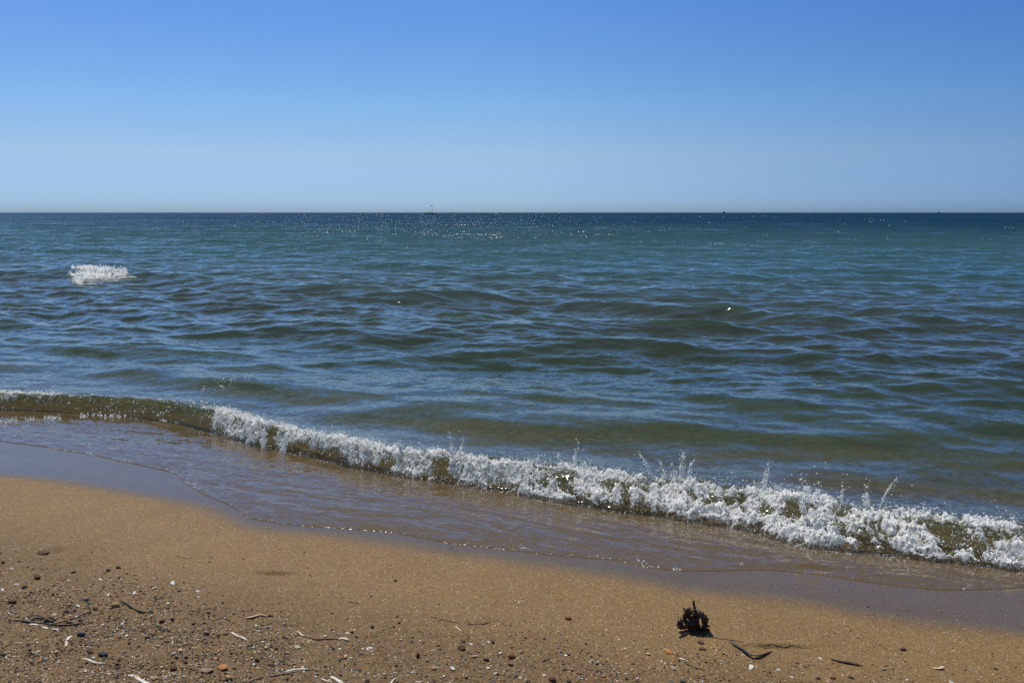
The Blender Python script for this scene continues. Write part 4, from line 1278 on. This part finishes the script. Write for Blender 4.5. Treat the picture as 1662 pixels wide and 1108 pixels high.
weed_ground('rootlet', [(545, 780), (600, 802), (660, 808), (740, 802)], 14, 16)
weed_ground('rootlet', [(690, 880), (740, 858), (830, 846), (900, 858), (1010, 832)], 24, 17)

# ------------------------------------------------------------------ boats on the horizon
def prism(name, outline, y0_, y1_, mat, parent, taper=0.0):
    """a side outline given a width; tapered towards one face to make a bow"""
    n_ = len(outline)
    v_ = [(p[0], y0_ * (1 - taper * abs(p[0]) / 8), p[1]) for p in outline] + [(p[0], y1_ * (1 - taper * abs(p[0]) / 8), p[1]) for p in outline]
    f_ = [tuple(range(n_))[::-1], tuple(range(n_, 2 * n_))] + [(i, (i + 1) % n_, n_ + (i + 1) % n_, n_ + i) for i in range(n_)]
    me = bpy.data.meshes.new(name); me.from_pydata(v_, [], f_); me.update()
    me.materials.append(mat)
    o_ = bpy.data.objects.new(name, me); C.objects.link(o_); o_.parent = parent
    return o_


M_HULL = stone_mat('dark_hull_paint', (.05, .06, .075), .15, .4)
M_HULL2 = stone_mat('brown_hull_paint', (.05, .042, .04), .15, .4)
M_CABIN = stone_mat('grey_cabin_paint', (.10, .115, .14), .1, .4)
M_MAST = stone_mat('weathered_mast', (.16, .17, .19), .1, .4)
M_GLASS = stone_mat('dark_window_glass', (.02, .025, .03), .1, .1, .5)


def boat_at(px, dist):
    dep = dist * math.cos(PITCH)
    return ((px - 831) / FPX * dep, dist, 0.0)


sb = bpy.data.objects.new('sailboat', None); C.objects.link(sb)
sb.location = boat_at(697, 1000); sb.rotation_euler = (0, 0, .12)
tag(sb, 'faint distant sailboat with a bare mast on the horizon left of centre', 'sailboat')
prism('hull', [(-5.6, -.3), (4.4, -.3), (5.9, 1.0), (-5.4, .85)], -1.5, 1.5, M_HULL2, sb, .6)
prism('cabin', [(-2.2, .85), (2.2, .9), (1.6, 1.4), (-2.0, 1.35)], -.9, .9, M_CABIN, sb)
o = mesh_obj('mast', *tube([(3.9, 0, .8), (3.9, 0, 5), (3.95, 0, 10.6)], .085, n=20, k=8, ends=(1, .6)), M_MAST, sb)
o = mesh_obj('boom', *tube([(3.9, 0, 1.8), (1, 0, 1.9), (-1.6, 0, 1.9)], .06, n=10, k=8), M_MAST, sb)
o = mesh_obj('furled_sail', *tube([(3.6, 0, 2.05), (1, 0, 2.15), (-1.4, 0, 2.1)], .12, n=14, k=8, bump=.15), M_CABIN, sb)
o = mesh_obj('spreader', *tube([(2.9, .0, 7.8), (3.9, 0, 8.0), (4.4, 0, 7.9)], .05, n=10, k=6), M_MAST, sb)
prism('flag', [(1.0, 8.3), (3.0, 8.5), (3.2, 9.2), (1.4, 9.1)], -.03, .03, M_CABIN, sb)
for px, dist, sc_, mh, lab in [(1175, 2500, 1.0, M_HULL, 'tiny dark motorboat on the horizon right of centre'),
                               (1524, 3200, 1.0, M_CABIN, 'tiny paler motorboat on the horizon near the right edge')]:
    mb = bpy.data.objects.new('motorboat', None); C.objects.link(mb)
    mb.location = boat_at(px, dist); mb.rotation_euler = (0, 0, .3); mb.scale = (sc_,) * 3
    tag(mb, lab, 'motorboat', 'motorboats on the horizon')
    prism('hull', [(-5, -.4), (4.4, -.4), (6.0, 1.9), (-5, 1.5)], -1.7, 1.7, mh, mb, .6)
    cb = prism('cabin', [(-2.6, 1.5), (2.6, 1.7), (1.6, 3.6), (-2.4, 3.6)], -1.3, 1.3, mh, mb)
    prism('windscreen', [(1.75, 2.5), (2.35, 2.5), (1.95, 3.3), (1.7, 3.3)], -1.33, 1.33, M_GLASS, cb)
    prism('roof', [(-3.0, 3.62), (2.2, 3.62), (2.0, 3.85), (-2.9, 3.85)], -1.5, 1.5, mh, mb)
    mesh_obj('antenna', *tube([(-1, 0, 3.85), (-1.1, 0, 5), (-1.2, 0, 6.2)], .06, n=8, k=6), M_MAST, mb)
